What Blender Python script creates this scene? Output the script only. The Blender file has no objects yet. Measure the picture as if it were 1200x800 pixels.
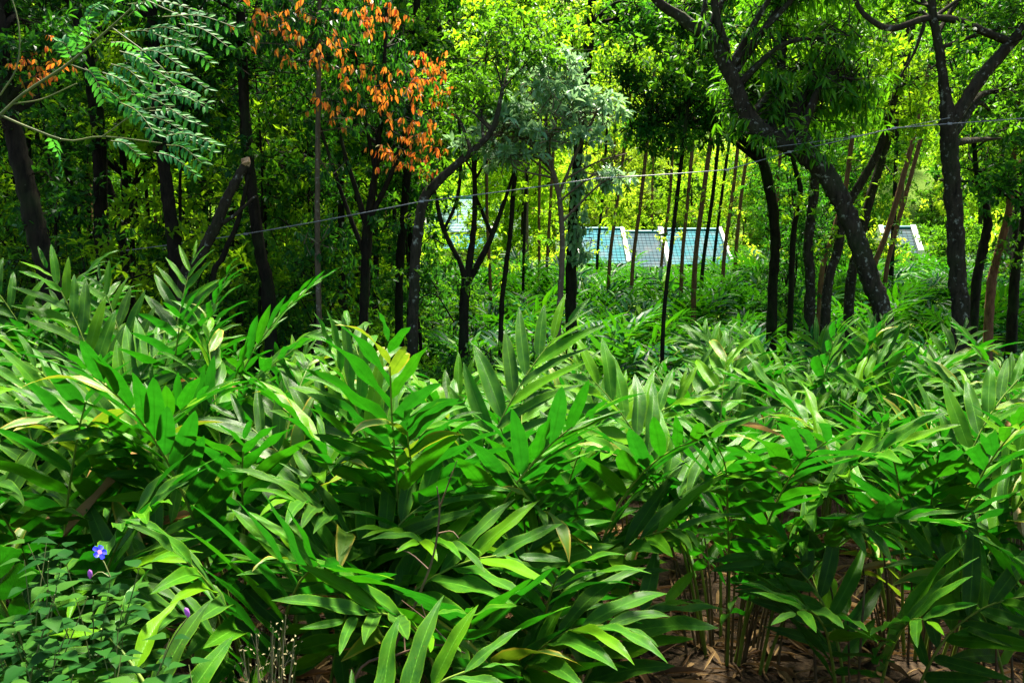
import bpy, math, random
import numpy as np
from mathutils import Vector, Matrix

# ------------------------------------------------------------------ camera, sky, sun, exposure
SC = bpy.context.scene
COL = SC.collection
R = math.radians
FPX = 1039.0                       # focal length in pixels of the 1200 px wide photograph
PITCH = R(5.5)
CAM = np.array([0.0, 0.0, 2.6])

cam_data = bpy.data.cameras.new('camera')
cam_data.sensor_width = 36
cam_data.lens = 36 * FPX / 1200
cam_data.clip_start = 0.05
cam_data.clip_end = 2000
cam = bpy.data.objects.new('camera', cam_data)
cam.location = CAM
cam.rotation_euler = (R(90) - PITCH, 0, 0)
COL.objects.link(cam)
SC.camera = cam

SUN_AZ = R(15)                     # clockwise from +Y (the view direction) towards +X
SUN_EL = R(66)
world = bpy.data.worlds.new('World')
SC.world = world
world.use_nodes = True
wn = world.node_tree
sky = wn.nodes.new('ShaderNodeTexSky')
sky.sky_type = 'NISHITA'
sky.sun_disc = False
sky.sun_elevation = SUN_EL
sky.sun_rotation = SUN_AZ
sky.altitude = 900
sky.air_density = 1.0
sky.dust_density = 5.0
sky.ozone_density = 1.0
wn.nodes['Background'].inputs['Strength'].default_value = 0.05
wn.links.new(sky.outputs[0], wn.nodes['Background'].inputs['Color'])

sun_data = bpy.data.lights.new('sun', 'SUN')
sun_data.energy = 4.0
sun_data.angle = R(12.0)
sun_data.color = (1.0, 0.93, 0.78)
sun = bpy.data.objects.new('sun', sun_data)
sd = Vector((math.sin(SUN_AZ) * math.cos(SUN_EL), math.cos(SUN_AZ) * math.cos(SUN_EL), math.sin(SUN_EL)))
sun.rotation_euler = sd.to_track_quat('Z', 'Y').to_euler()
sun.location = (10, 10, 30)
COL.objects.link(sun)

SC.view_settings.view_transform = 'Standard'
SC.view_settings.look = 'None'
SC.view_settings.exposure = 2.8
SC.view_settings.gamma = 1.0
SC.view_settings.use_curve_mapping = False
cy = SC.cycles
cy.use_denoising = True
cy.max_bounces = 7
cy.diffuse_bounces = 4
cy.glossy_bounces = 2
cy.transmission_bounces = 4
cy.caustics_reflective = False
cy.caustics_refractive = False
cy.sample_clamp_indirect = 6

# ------------------------------------------------------------------ helpers
rng = np.random.default_rng(11)
random.seed(11)
CP, SP = math.cos(PITCH), math.sin(PITCH)


def at(px, py, d):
    """World point that lies d metres ahead on the ray of a pixel of the 1200x800 photograph."""
    v = np.array([px - 600.0, FPX * CP + (400.0 - py) * SP, -FPX * SP + (400.0 - py) * CP])
    return CAM + v * (d / v[1])


def sstep(a, b, x):
    t = np.clip((x - a) / (b - a), 0, 1)
    return t * t * (3 - 2 * t)


def ground_z(x, y):
    x = np.asarray(x, float); y = np.asarray(y, float)
    z = -0.05 * np.clip(x, -8, 8) * (1 - sstep(14, 30, y))
    z = z + 0.95 * (1 - sstep(1.9, 4.3, y))
    dip = sstep(7.6, 11.6, y) * (1 - sstep(13, 27, y))
    z = z - dip * (0.75 + 0.25 * sstep(1, -4, x))
    z = z + 0.55 * sstep(18, 30, y) * (1 - sstep(38, 46, y))
    z = z + 0.34 * np.maximum(0, y - 66) ** 1.02
    z = z + 0.05 * np.sin(x * 1.3 + 0.5) * np.sin(y * 1.1) + 0.025 * np.sin(x * 3.7 + y * 2.9)
    z = z + 0.6 * sstep(30, 60, y) * np.sin(x * 0.09 + 1.0) * np.cos(y * 0.07) * sstep(60, 75, y)
    return z


def gz(x, y):
    return float(ground_z(x, y))


def nrm(v):
    v = np.asarray(v, float)
    n = np.linalg.norm(v, axis=-1, keepdims=True)
    return v / np.maximum(n, 1e-9)


class MB:
    """Collects geometry for ONE mesh."""
    def __init__(self):
        self.v, self.f, self.m, self.uv = [], [], [], []
        self.n = 0

    def add(self, verts, faces, mat=0, uv=None):
        verts = np.asarray(verts, float).reshape(-1, 3)
        faces = np.asarray(faces, int)
        self.v.append(verts)
        self.f.append(faces + self.n)
        self.m.append((len(faces), mat))
        if uv is None:
            uv = np.zeros((len(verts), 2))
        self.uv.append(np.asarray(uv, float))
        self.n += len(verts)

    def mesh(self, name, mats, smooth=False, off=None):
        me = bpy.data.meshes.new(name)
        V = np.concatenate(self.v)
        if off is not None:
            V = V - np.asarray(off)
        U = np.concatenate(self.uv)
        loops = np.concatenate([f.ravel() for f in self.f])
        sizes = np.concatenate([np.full(len(f), f.shape[1]) for f in self.f])
        starts = np.concatenate([[0], np.cumsum(sizes)[:-1]])
        midx = np.concatenate([np.full(n, m) for n, m in self.m])
        me.vertices.add(len(V)); me.vertices.foreach_set('co', V.astype(np.float32).ravel())
        me.loops.add(len(loops)); me.loops.foreach_set('vertex_index', loops.astype(np.int32))
        me.polygons.add(len(sizes))
        me.polygons.foreach_set('loop_start', starts.astype(np.int32))
        me.polygons.foreach_set('material_index', midx.astype(np.int32))
        me.polygons.foreach_set('use_smooth', np.full(len(sizes), smooth))
        uvl = me.uv_layers.new(name='UVMap')
        uvl.data.foreach_set('uv', U[loops].astype(np.float32).ravel())
        for m in mats:
            me.materials.append(m)
        me.update(calc_edges=True)
        return me

    def box(self, x0, x1, y0, y1, z0, z1, mat=0, M=None):
        v = np.array([[x, y, z] for x in (x0, x1) for y in (y0, y1) for z in (z0, z1)], float)
        if M is not None:
            v = v @ M[:3, :3].T + M[:3, 3]
        f = [[0, 1, 3, 2], [4, 6, 7, 5], [0, 4, 5, 1], [2, 3, 7, 6], [0, 2, 6, 4], [1, 5, 7, 3]]
        self.add(v, f, mat)

    def tube(self, pts, rad, sides=8, mat=0, rough=0.0, seed=0):
        pts = np.asarray(pts, float); n = len(pts)
        rad = np.broadcast_to(np.asarray(rad, float), (n,))
        T = np.gradient(pts, axis=0); T = nrm(T)
        ref = np.array([0.0, 1.0, 0.0]) if abs(T[0][1]) < 0.9 else np.array([1.0, 0, 0])
        U = np.zeros_like(pts); W = np.zeros_like(pts)
        u = nrm(ref - T[0] * ref.dot(T[0]))
        for i in range(n):
            u = nrm(u - T[i] * u.dot(T[i]))
            U[i] = u; W[i] = np.cross(T[i], u)
        a = np.linspace(0, 2 * math.pi, sides, endpoint=False)
        rr = rad[:, None] * np.ones((1, sides))
        if rough:
            g = np.random.default_rng(seed)
            lob = 1 + rough * np.sin(a[None, :] * 3 + g.uniform(0, 6) + np.linspace(0, 4, n)[:, None])
            rr = rr * lob * (1 + rough * g.normal(0, 0.6, (n, sides)))
        V = pts[:, None, :] + rr[:, :, None] * (np.cos(a)[None, :, None] * U[:, None, :] + np.sin(a)[None, :, None] * W[:, None, :])
        V = V.reshape(-1, 3)
        i = np.arange(n - 1)[:, None] * sides
        j = np.arange(sides)[None, :]; k = (j + 1) % sides
        F = np.stack([i + j, i + k, i + sides + k, i + sides + j], -1).reshape(-1, 4)
        uv = np.stack([np.repeat(np.linspace(0, 1, n), sides), np.tile(a / 6.283, n)], -1)
        self.add(V, F, mat, uv)
        c0 = len(V)
        # end caps
        self.add(np.vstack([V[-sides:], pts[-1]]), [[q, (q + 1) % sides, sides] for q in range(sides)], mat)


def spline(pts, n):
    """Catmull-Rom resample of any row data."""
    P = np.asarray(pts, float)
    if len(P) < 3:
        t = np.linspace(0, 1, n)[:, None]
        return P[0] * (1 - t) + P[-1] * t
    Q = np.vstack([2 * P[0] - P[1], P, 2 * P[-1] - P[-2]])
    t = np.linspace(0, len(P) - 1 - 1e-6, n)
    i = t.astype(int); f = (t - i)[:, None]
    p0, p1, p2, p3 = Q[i], Q[i + 1], Q[i + 2], Q[i + 3]
    return 0.5 * (2 * p1 + (p2 - p0) * f + (2 * p0 - 5 * p1 + 4 * p2 - p3) * f ** 2 + (3 * p1 - p0 - 3 * p2 + p3) * f ** 3)


def link(name, data, parent=None):
    o = bpy.data.objects.new(name, data)
    COL.objects.link(o)
    if parent is not None:
        o.parent = parent
    return o


def tag(o, label, cat, group=None):
    o['label'] = label
    o['category'] = cat
    if group:
        o['group'] = group
    return o


def thing(name, label, cat, loc, rz=0.0, group=None):
    o = link(name, None)
    o.empty_display_size = 0.2
    o.location = loc
    o.rotation_euler = (0, 0, rz)
    return tag(o, label, cat, group)


def copy_tree(o, parent=None):
    c = o.copy()
    COL.objects.link(c)
    if parent is not None:
        c.parent = parent
    for ch in o.children:
        copy_tree(ch, c)
    return c


# ------------------------------------------------------------------ materials
def new_mat(name):
    m = bpy.data.materials.new(name)
    m.use_nodes = True
    nt = m.node_tree
    nt.nodes.clear()
    out = nt.nodes.new('ShaderNodeOutputMaterial')
    return m, nt, out


def N(nt, t, **kw):
    n = nt.nodes.new(t)
    for k, v in kw.items():
        setattr(n, k, v)
    return n


def ramp(nt, stops, fac=None):
    r = nt.nodes.new('ShaderNodeValToRGB')
    el = r.color_ramp.elements
    while len(el) < len(stops):
        el.new(0.5)
    for e, (p, c) in zip(el, stops):
        e.position = p
        e.color = (*c, 1) if len(c) == 3 else c
    if fac is not None:
        nt.links.new(fac, r.inputs[0])
    return r


def math_n(nt, op, a, b=None, c=None):
    n = nt.nodes.new('ShaderNodeMath')
    n.operation = op
    for i, v in enumerate((a, b, c)):
        if v is None:
            continue
        if isinstance(v, (int, float)):
            n.inputs[i].default_value = v
        else:
            nt.links.new(v, n.inputs[i])
    return n.outputs[0]


def mix_c(nt, fac, a, b, blend='MIX'):
    n = nt.nodes.new('ShaderNodeMix')
    n.data_type = 'RGBA'
    n.blend_type = blend
    for idx, v in ((0, fac), (6, a), (7, b)):
        if isinstance(v, (int, float)):
            n.inputs[idx].default_value = v
        elif isinstance(v, tuple):
            n.inputs[idx].default_value = (*v, 1)
        else:
            nt.links.new(v, n.inputs[idx])
    return n.outputs[2]


def leaf_mat(name, cols, trans, tf=0.35, rough=0.42, spec=0.5, island=True, veins=False, edge=None):
    """cols: ramp stops for per-leaf variation; trans: colour of light through the leaf."""
    m, nt, out = new_mat(name)
    if island:
        rnd = N(nt, 'ShaderNodeNewGeometry').outputs['Random Per Island']
    else:
        rnd = N(nt, 'ShaderNodeObjectInfo').outputs['Random']
    k = len(cols)
    col = ramp(nt, [(i / max(1, k - 1), c) for i, c in enumerate(cols)], rnd).outputs[0]
    tcol = mix_c(nt, 0.35, trans, col)
    bs = N(nt, 'ShaderNodeBsdfPrincipled')
    if veins:
        uv = N(nt, 'ShaderNodeUVMap')
        sep = N(nt, 'ShaderNodeSeparateXYZ')
        nt.links.new(uv.outputs[0], sep.inputs[0])
        u, v = sep.outputs[0], sep.outputs[1]
        av = math_n(nt, 'ABSOLUTE', math_n(nt, 'SUBTRACT', v, 0.5))
        tc = N(nt, 'ShaderNodeTexCoord')
        nz = N(nt, 'ShaderNodeTexNoise')
        nz.inputs['Scale'].default_value = 9
        nz.inputs['Detail'].default_value = 3
        nt.links.new(tc.outputs['Object'], nz.inputs['Vector'])
        # blotchy tone
        col = mix_c(nt, math_n(nt, 'MULTIPLY', nz.outputs[0], 0.55), col, (cols[-1][0] * 1.2, cols[-1][1] * 1.15, cols[-1][2]), 'MIX')
        # pale midrib
        mid = math_n(nt, 'SUBTRACT', 1.0, math_n(nt, 'SMOOTH_MIN', math_n(nt, 'MULTIPLY', av, 22.0), 1.0, 0.1))
        mid = math_n(nt, 'MAXIMUM', mid, 0.0)
        col = mix_c(nt, math_n(nt, 'MULTIPLY', mid, 0.6), col, (0.10, 0.30, 0.02))
        # side veins: faint pale stripes and relief
        ph = math_n(nt, 'SUBTRACT', math_n(nt, 'MULTIPLY', u, 150.0), math_n(nt, 'MULTIPLY', av, 95.0))
        sv = math_n(nt, 'MULTIPLY_ADD', math_n(nt, 'SINE', ph), 0.5, 0.5)
        col = mix_c(nt, math_n(nt, 'MULTIPLY', sv, 0.10), col, (0.10, 0.30, 0.03))
        mg = ramp(nt, [(0.84, (0, 0, 0)), (0.97, (1, 1, 1))], math_n(nt, 'MULTIPLY', av, 2.0)).outputs[0]
        col = mix_c(nt, math_n(nt, 'MULTIPLY', mg, 0.4), col, (0.14, 0.30, 0.008))
        if edge:
            n2 = N(nt, 'ShaderNodeTexNoise')
            n2.inputs['Scale'].default_value = 4.5
            n2.inputs['Detail'].default_value = 4
            ob = N(nt, 'ShaderNodeObjectInfo')
            cmb = N(nt, 'ShaderNodeVectorMath', operation='ADD')
            nt.links.new(tc.outputs['Object'], cmb.inputs[0])
            nt.links.new(ob.outputs['Location'], cmb.inputs[1])
            nt.links.new(cmb.outputs[0], n2.inputs['Vector'])
            e1 = math_n(nt, 'ADD', math_n(nt, 'MULTIPLY', av, 1.5), math_n(nt, 'MULTIPLY', math_n(nt, 'POWER', u, 4.0), edge[1]))
            e2 = math_n(nt, 'ADD', e1, math_n(nt, 'MULTIPLY', n2.outputs[0], 0.55))
            er = ramp(nt, [(edge[2], (0, 0, 0)), (edge[2] + 0.12, (1, 1, 1))], e2).outputs[0]
            col = mix_c(nt, er, col, edge[0])
            tcol = mix_c(nt, er, tcol, edge[0])
            if len(edge) > 3:      # browned beyond the yellow
                er2 = ramp(nt, [(edge[2] + 0.12, (0, 0, 0)), (edge[2] + 0.22, (1, 1, 1))], e2).outputs[0]
                col = mix_c(nt, er2, col, edge[3])
                tcol = mix_c(nt, er2, tcol, edge[3])
        n4 = N(nt, 'ShaderNodeTexNoise')          # small brown flecks of wear
        n4.inputs['Scale'].default_value = 38
        n4.inputs['Detail'].default_value = 2
        nt.links.new(tc.outputs['Object'], n4.inputs['Vector'])
        fk = ramp(nt, [(0.70, (0, 0, 0)), (0.74, (1, 1, 1))], n4.outputs[0]).outputs[0]
        col = mix_c(nt, math_n(nt, 'MULTIPLY', fk, 0.55), col, (0.14, 0.12, 0.03))
        tv = math_n(nt, 'ADD', math_n(nt, 'MULTIPLY', sv, 0.35), math_n(nt, 'MULTIPLY', nz.outputs[0], 0.9))
        tv = math_n(nt, 'ADD', tv, math_n(nt, 'MULTIPLY', mid, -0.55))
        tcol = mix_c(nt, tv, mix_c(nt, 0.72, tcol, (0.0, 0.035, 0.0)), tcol)
        bmp = N(nt, 'ShaderNodeBump')
        bmp.inputs['Strength'].default_value = 0.4
        bmp.inputs['Distance'].default_value = 0.004
        nt.links.new(math_n(nt, 'ADD', sv, math_n(nt, 'MULTIPLY', nz.outputs[0], 1.5)), bmp.inputs['Height'])
        nt.links.new(bmp.outputs[0], bs.inputs['Normal'])
    nt.links.new(col, bs.inputs['Base Color'])
    bs.inputs['Roughness'].default_value = rough
    bs.inputs['Specular IOR Level'].default_value = spec
    tr = N(nt, 'ShaderNodeBsdfTranslucent')
    nt.links.new(tcol, tr.inputs['Color'])
    mx = N(nt, 'ShaderNodeMixShader')
    mx.inputs[0].default_value = tf
    nt.links.new(bs.outputs[0], mx.inputs[1])
    nt.links.new(tr.outputs[0], mx.inputs[2])
    nt.links.new(mx.outputs[0], out.inputs[0])
    return m


def bark_mat(name, dark, light, lichen=None, lichen_amt=0.6, moss=0.3, scale=6.0):
    m, nt, out = new_mat(name)
    tc = N(nt, 'ShaderNodeTexCoord')
    mp = N(nt, 'ShaderNodeMapping')
    mp.inputs['Scale'].default_value = (1, 1, 0.3)
    nt.links.new(tc.outputs['Object'], mp.inputs[0])
    n1 = N(nt, 'ShaderNodeTexNoise')
    n1.inputs['Scale'].default_value = scale * 3
    n1.inputs['Detail'].default_value = 6
    n1.inputs['Roughness'].default_value = 0.7
    nt.links.new(mp.outputs[0], n1.inputs['Vector'])
    col = ramp(nt, [(0.3, dark), (0.72, light)], n1.outputs[0]).outputs[0]
    n3 = N(nt, 'ShaderNodeTexNoise')
    n3.inputs['Scale'].default_value = 1.6
    n3.inputs['Detail'].default_value = 4
    nt.links.new(tc.outputs['Object'], n3.inputs['Vector'])
    mr = ramp(nt, [(0.5, (0, 0, 0)), (0.75, (1, 1, 1))], n3.outputs[0]).outputs[0]
    col = mix_c(nt, math_n(nt, 'MULTIPLY', mr, moss), col, (0.025, 0.06, 0.012))
    if lichen:
        n2 = N(nt, 'ShaderNodeTexNoise')
        n2.inputs['Scale'].default_value = 13
        n2.inputs['Detail'].default_value = 8
        n2.inputs['Roughness'].default_value = 0.65
        nt.links.new(tc.outputs['Object'], n2.inputs['Vector'])
        lr = ramp(nt, [(lichen_amt - .02, (0, 0, 0)), (lichen_amt + 0.10, (.8, .8, .8))], n2.outputs[0]).outputs[0]
        col = mix_c(nt, lr, col, lichen)
    bs = N(nt, 'ShaderNodeBsdfPrincipled')
    nt.links.new(col, bs.inputs['Base Color'])
    bs.inputs['Roughness'].default_value = 0.9
    bs.inputs['Specular IOR Level'].default_value = 0.08
    bmp = N(nt, 'ShaderNodeBump')
    bmp.inputs['Strength'].default_value = 0.8
    bmp.inputs['Distance'].default_value = 0.02
    nt.links.new(n1.outputs[0], bmp.inputs['Height'])
    nt.links.new(bmp.outputs[0], bs.inputs['Normal'])
    nt.links.new(bs.outputs[0], out.inputs[0])
    return m


def plain_mat(name, c0, c1, scale=8.0, rough=0.8, spec=0.3, bump=0.0):
    m, nt, out = new_mat(name)
    tc = N(nt, 'ShaderNodeTexCoord')
    n1 = N(nt, 'ShaderNodeTexNoise')
    n1.inputs['Scale'].default_value = scale
    n1.inputs['Detail'].default_value = 5
    nt.links.new(tc.outputs['Object'], n1.inputs['Vector'])
    col = ramp(nt, [(0.3, c0), (0.7, c1)], n1.outputs[0]).outputs[0]
    bs = N(nt, 'ShaderNodeBsdfPrincipled')
    nt.links.new(col, bs.inputs['Base Color'])
    bs.inputs['Roughness'].default_value = rough
    bs.inputs['Specular IOR Level'].default_value = spec
    if bump:
        b = N(nt, 'ShaderNodeBump')
        b.inputs['Strength'].default_value = bump
        b.inputs['Distance'].default_value = 0.02
        nt.links.new(n1.outputs[0], b.inputs['Height'])
        nt.links.new(b.outputs[0], bs.inputs['Normal'])
    nt.links.new(bs.outputs[0], out.inputs[0])
    return m


YEL = (0.34, 0.30, 0.02)
BRN = (0.22, 0.09, 0.025)
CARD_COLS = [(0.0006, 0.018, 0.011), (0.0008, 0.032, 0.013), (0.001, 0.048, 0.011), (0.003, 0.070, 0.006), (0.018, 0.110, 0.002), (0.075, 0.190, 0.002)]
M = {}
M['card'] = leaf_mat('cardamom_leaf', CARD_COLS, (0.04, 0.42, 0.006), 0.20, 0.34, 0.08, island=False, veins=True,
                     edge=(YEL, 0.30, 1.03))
M['card_yellow'] = leaf_mat('cardamom_leaf_yellowing', [(0.04, 0.16, 0.006), (0.13, 0.22, 0.008)], (0.24, 0.38, 0.01), 0.35, 0.42, 0.4,
                            island=False, veins=True, edge=(YEL, 0.45, 0.90, BRN))
M['card_dry'] = leaf_mat('cardamom_leaf_dry', [(0.16, 0.07, 0.02), (0.34, 0.20, 0.07), (0.42, 0.32, 0.16)], (0.4, 0.2, 0.05), 0.3, 0.7, 0.2,
                         island=False)
M['card_far'] = leaf_mat('cardamom_leaf_field', [(c[0] * 1.3, c[1] * 1.25, c[2]) for c in CARD_COLS], (0.07, 0.34, 0.003), 0.29, 0.45, 0.07)
M['cane'] = plain_mat('cardamom_cane', (0.07, 0.14, 0.012), (0.18, 0.26, 0.03), 5, 0.5, 0.2)
M['cane_brown'] = plain_mat('cardamom_cane_old', (0.05, 0.035, 0.015), (0.14, 0.10, 0.04), 9, 0.7)
M['soil'] = None
M['litter'] = leaf_mat('dry_litter', [(0.03, 0.016, 0.007), (0.08, 0.045, 0.018), (0.16, 0.10, 0.04), (0.28, 0.19, 0.08)], (0.3, 0.16, 0.05), 0.15, 0.8, 0.15)
M['bark_lichen'] = bark_mat('bark_with_lichen', (0.009, 0.008, 0.005), (0.050, 0.041, 0.026), (0.34, 0.36, 0.28), 0.60, 0.35)
M['bark_dark'] = bark_mat('bark_dark', (0.005, 0.0045, 0.003), (0.026, 0.021, 0.013), (0.16, 0.18, 0.12), 0.68, 0.5)
M['bark_pale'] = bark_mat('bark_pale', (0.05, 0.04, 0.025), (0.16, 0.12, 0.075), (0.38, 0.38, 0.3), 0.62, 0.4)
M['bark_red'] = bark_mat('bark_reddish', (0.07, 0.03, 0.016), (0.24, 0.12, 0.06), None, 0.6, 0.15)
M['stem_green'] = plain_mat('green_twig', (0.06, 0.09, 0.02), (0.16, 0.18, 0.05), 6, 0.6)
M['wood_cut'] = plain_mat('cut_wood', (0.25, 0.15, 0.07), (0.4, 0.27, 0.14), 12, 0.8)
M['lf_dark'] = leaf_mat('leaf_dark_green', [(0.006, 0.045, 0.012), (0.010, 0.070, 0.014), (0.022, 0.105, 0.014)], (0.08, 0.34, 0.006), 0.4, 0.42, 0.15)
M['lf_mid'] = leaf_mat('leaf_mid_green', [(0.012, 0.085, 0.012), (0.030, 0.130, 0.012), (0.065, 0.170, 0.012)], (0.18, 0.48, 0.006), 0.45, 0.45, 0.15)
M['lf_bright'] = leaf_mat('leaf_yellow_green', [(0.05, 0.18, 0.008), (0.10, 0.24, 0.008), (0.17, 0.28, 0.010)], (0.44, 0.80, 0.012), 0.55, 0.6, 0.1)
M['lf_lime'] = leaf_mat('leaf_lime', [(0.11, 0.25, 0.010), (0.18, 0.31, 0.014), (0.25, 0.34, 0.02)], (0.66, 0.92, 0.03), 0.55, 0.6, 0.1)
M['lf_willow'] = leaf_mat('leaf_narrow_green', [(0.012, 0.10, 0.008), (0.04, 0.17, 0.008), (0.10, 0.27, 0.008)], (0.18, 0.52, 0.006), 0.42, 0.42, 0.2)
M['lf_grey'] = leaf_mat('leaf_grey_green', [(0.10, 0.26, 0.11), (0.17, 0.36, 0.16), (0.28, 0.48, 0.25)], (0.3, 0.5, 0.18), 0.35, 0.42, 0.4)
M['lf_teal'] = leaf_mat('leaf_blue_green', [(0.008, 0.11, 0.030), (0.016, 0.16, 0.035), (0.07, 0.24, 0.03)], (0.10, 0.42, 0.02), 0.4, 0.5, 0.1)
M['lf_orange'] = leaf_mat('leaf_orange_flush', [(0.45, 0.05, 0.015), (0.56, 0.09, 0.02), (0.58, 0.16, 0.03), (0.50, 0.28, 0.03), (0.16, 0.24, 0.012)], (0.95, 0.22, 0.02), 0.45, 0.5, 0.15)
M['lf_weed'] = leaf_mat('leaf_weed', [(0.006, 0.036, 0.006), (0.012, 0.060, 0.008), (0.035, 0.10, 0.010)], (0.10, 0.30, 0.008), 0.26, 0.5, 0.03, island=False)
M['petal_blue'] = leaf_mat('petal_blue', [(0.008, 0.015, 0.60), (0.02, 0.03, 0.75)], (0.02, 0.03, 0.7), 0.2, 0.5, 0.3)
M['petal_violet'] = leaf_mat('petal_violet', [(0.35, 0.10, 0.50), (0.45, 0.18, 0.6)], (0.5, 0.15, 0.6), 0.3, 0.5, 0.3)
M['straw'] = plain_mat('straw', (0.14, 0.12, 0.05), (0.28, 0.24, 0.12), 20, 0.8)
M['twig_brown'] = plain_mat('brown_twig', (0.05, 0.03, 0.02), (0.16, 0.09, 0.05), 15, 0.8)
M['white_wall'] = plain_mat('white_plaster', (0.66, 0.66, 0.62), (0.82, 0.82, 0.79), 1.2, 0.85, 0.2)
M['ridge'] = plain_mat('ridge_tile_teal', (0.02, 0.16, 0.20), (0.05, 0.24, 0.28), 4, 0.5)
M['wire'] = plain_mat('cable_sheath', (0.12, 0.13, 0.14), (0.24, 0.25, 0.26), 20, 0.45, 0.5)
M['tie'] = plain_mat('pale_wire_tie', (0.2, 0.21, 0.21), (0.35, 0.36, 0.36), 20, 0.5)
M['pole'] = plain_mat('grey_pole', (0.16, 0.16, 0.15), (0.26, 0.25, 0.23), 4, 0.8)


def roof_mat(name, c0, c1, groove):
    m, nt, out = new_mat(name)
    uv = N(nt, 'ShaderNodeUVMap')
    br = N(nt, 'ShaderNodeTexBrick')
    br.offset = 0.0
    br.inputs['Color1'].default_value = (*c0, 1)
    br.inputs['Color2'].default_value = (*c1, 1)
    br.inputs['Mortar'].default_value = (*groove, 1)
    br.inputs['Scale'].default_value = 1.0
    br.inputs['Mortar Size'].default_value = 0.022
    br.inputs['Brick Width'].default_value = 0.25
    br.inputs['Row Height'].default_value = 0.3
    nt.links.new(uv.outputs[0], br.inputs['Vector'])
    n1 = N(nt, 'ShaderNodeTexNoise')
    n1.inputs['Scale'].default_value = 1.1
    n1.inputs['Detail'].default_value = 6
    tc = N(nt, 'ShaderNodeTexCoord')
    nt.links.new(tc.outputs['Object'], n1.inputs['Vector'])
    st = ramp(nt, [(0.45, (0, 0, 0)), (0.75, (1, 1, 1))], n1.outputs[0]).outputs[0]
    col = mix_c(nt, math_n(nt, 'MULTIPLY', st, 0.45), br.outputs[0], (0.16, 0.15, 0.15))
    bs = N(nt, 'ShaderNodeBsdfPrincipled')
    nt.links.new(col, bs.inputs['Base Color'])
    bs.inputs['Roughness'].default_value = 0.9
    bs.inputs['Specular IOR Level'].default_value = 0.05
    nt.links.new(bs.outputs[0], out.inputs[0])
    return m


M['roof_teal'] = roof_mat('roof_tile_teal', (0.035, 0.15, 0.18), (0.045, 0.17, 0.20), (0.012, 0.05, 0.065))
M['roof_grey'] = roof_mat('roof_tile_grey', (0.045, 0.095, 0.115), (0.06, 0.10, 0.12), (0.018, 0.035, 0.045))
M['roof_pale'] = roof_mat('roof_tile_pale', (0.14, 0.27, 0.30), (0.18, 0.31, 0.32), (0.07, 0.13, 0.15))


def ground_mat():
    m, nt, out = new_mat('earth_and_grass')
    tc = N(nt, 'ShaderNodeTexCoord')
    n1 = N(nt, 'ShaderNodeTexNoise'); n1.inputs['Scale'].default_value = 2.2; n1.inputs['Detail'].default_value = 8
    n2 = N(nt, 'ShaderNodeTexNoise'); n2.inputs['Scale'].default_value = 28; n2.inputs['Detail'].default_value = 6
    n3 = N(nt, 'ShaderNodeTexNoise'); n3.inputs['Scale'].default_value = 0.35; n3.inputs['Detail'].default_value = 6
    for n in (n1, n2, n3):
        nt.links.new(tc.outputs['Object'], n.inputs['Vector'])
    soil = ramp(nt, [(0.3, (0.012, 0.008, 0.004)), (0.55, (0.035, 0.022, 0.011)), (0.8, (0.075, 0.050, 0.024))], n2.outputs[0]).outputs[0]
    grass = ramp(nt, [(0.3, (0.05, 0.14, 0.01)), (0.7, (0.17, 0.25, 0.015))], n2.outputs[0]).outputs[0]
    sep = N(nt, 'ShaderNodeSeparateXYZ')
    nt.links.new(tc.outputs['Object'], sep.inputs[0])
    far = N(nt, 'ShaderNodeMapRange')
    far.inputs['From Min'].default_value = 16; far.inputs['From Max'].default_value = 40
    far.inputs['To Min'].default_value = -0.25; far.inputs['To Max'].default_value = 0.45
    nt.links.new(sep.outputs[1], far.inputs[0])
    g = math_n(nt, 'ADD', far.outputs[0], n1.outputs[0])
    gr = ramp(nt, [(0.5, (0, 0, 0)), (0.62, (1, 1, 1))], g).outputs[0]
    col = mix_c(nt, gr, soil, grass)
    bs = N(nt, 'ShaderNodeBsdfPrincipled')
    nt.links.new(col, bs.inputs['Base Color'])
    bs.inputs['Roughness'].default_value = 0.95
    bs.inputs['Specular IOR Level'].default_value = 0.15
    b = N(nt, 'ShaderNodeBump'); b.inputs['Strength'].default_value = 0.9; b.inputs['Distance'].default_value = 0.03
    nt.links.new(n2.outputs[0], b.inputs['Height'])
    nt.links.new(b.outputs[0], bs.inputs['Normal'])
    nt.links.new(bs.outputs[0], out.inputs[0])
    return m


# ------------------------------------------------------------------ the ground
def build_ground():
    ys = np.concatenate([np.linspace(-30, 0, 8, endpoint=False), np.linspace(0, 16, 110, endpoint=False),
                         np.linspace(16, 70, 80, endpoint=False), np.linspace(70, 420, 50)])
    xs = np.concatenate([-np.geomspace(300, 9, 26, endpoint=False), np.linspace(-9, 9, 110), np.geomspace(9, 300, 27)[1:]])
    X, Y = np.meshgrid(xs, ys)
    Z = ground_z(X, Y)
    Z = Z + rng.normal(0, 0.008, Z.shape) * (np.abs(X) < 9) * (Y < 16) * (Y > 0)
    mb = MB()
    n, k = len(ys), len(xs)
    i = np.arange(n - 1)[:, None] * k
    j = np.arange(k - 1)[None, :]
    F = np.stack([i + j, i + j + 1, i + k + j + 1, i + k + j], -1).reshape(-1, 4)
    mb.add(np.stack([X, Y, Z], -1), F)
    o = link('ground', mb.mesh('ground', [ground_mat()], True))
    o['kind'] = 'structure'
    return o


build_ground()


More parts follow.
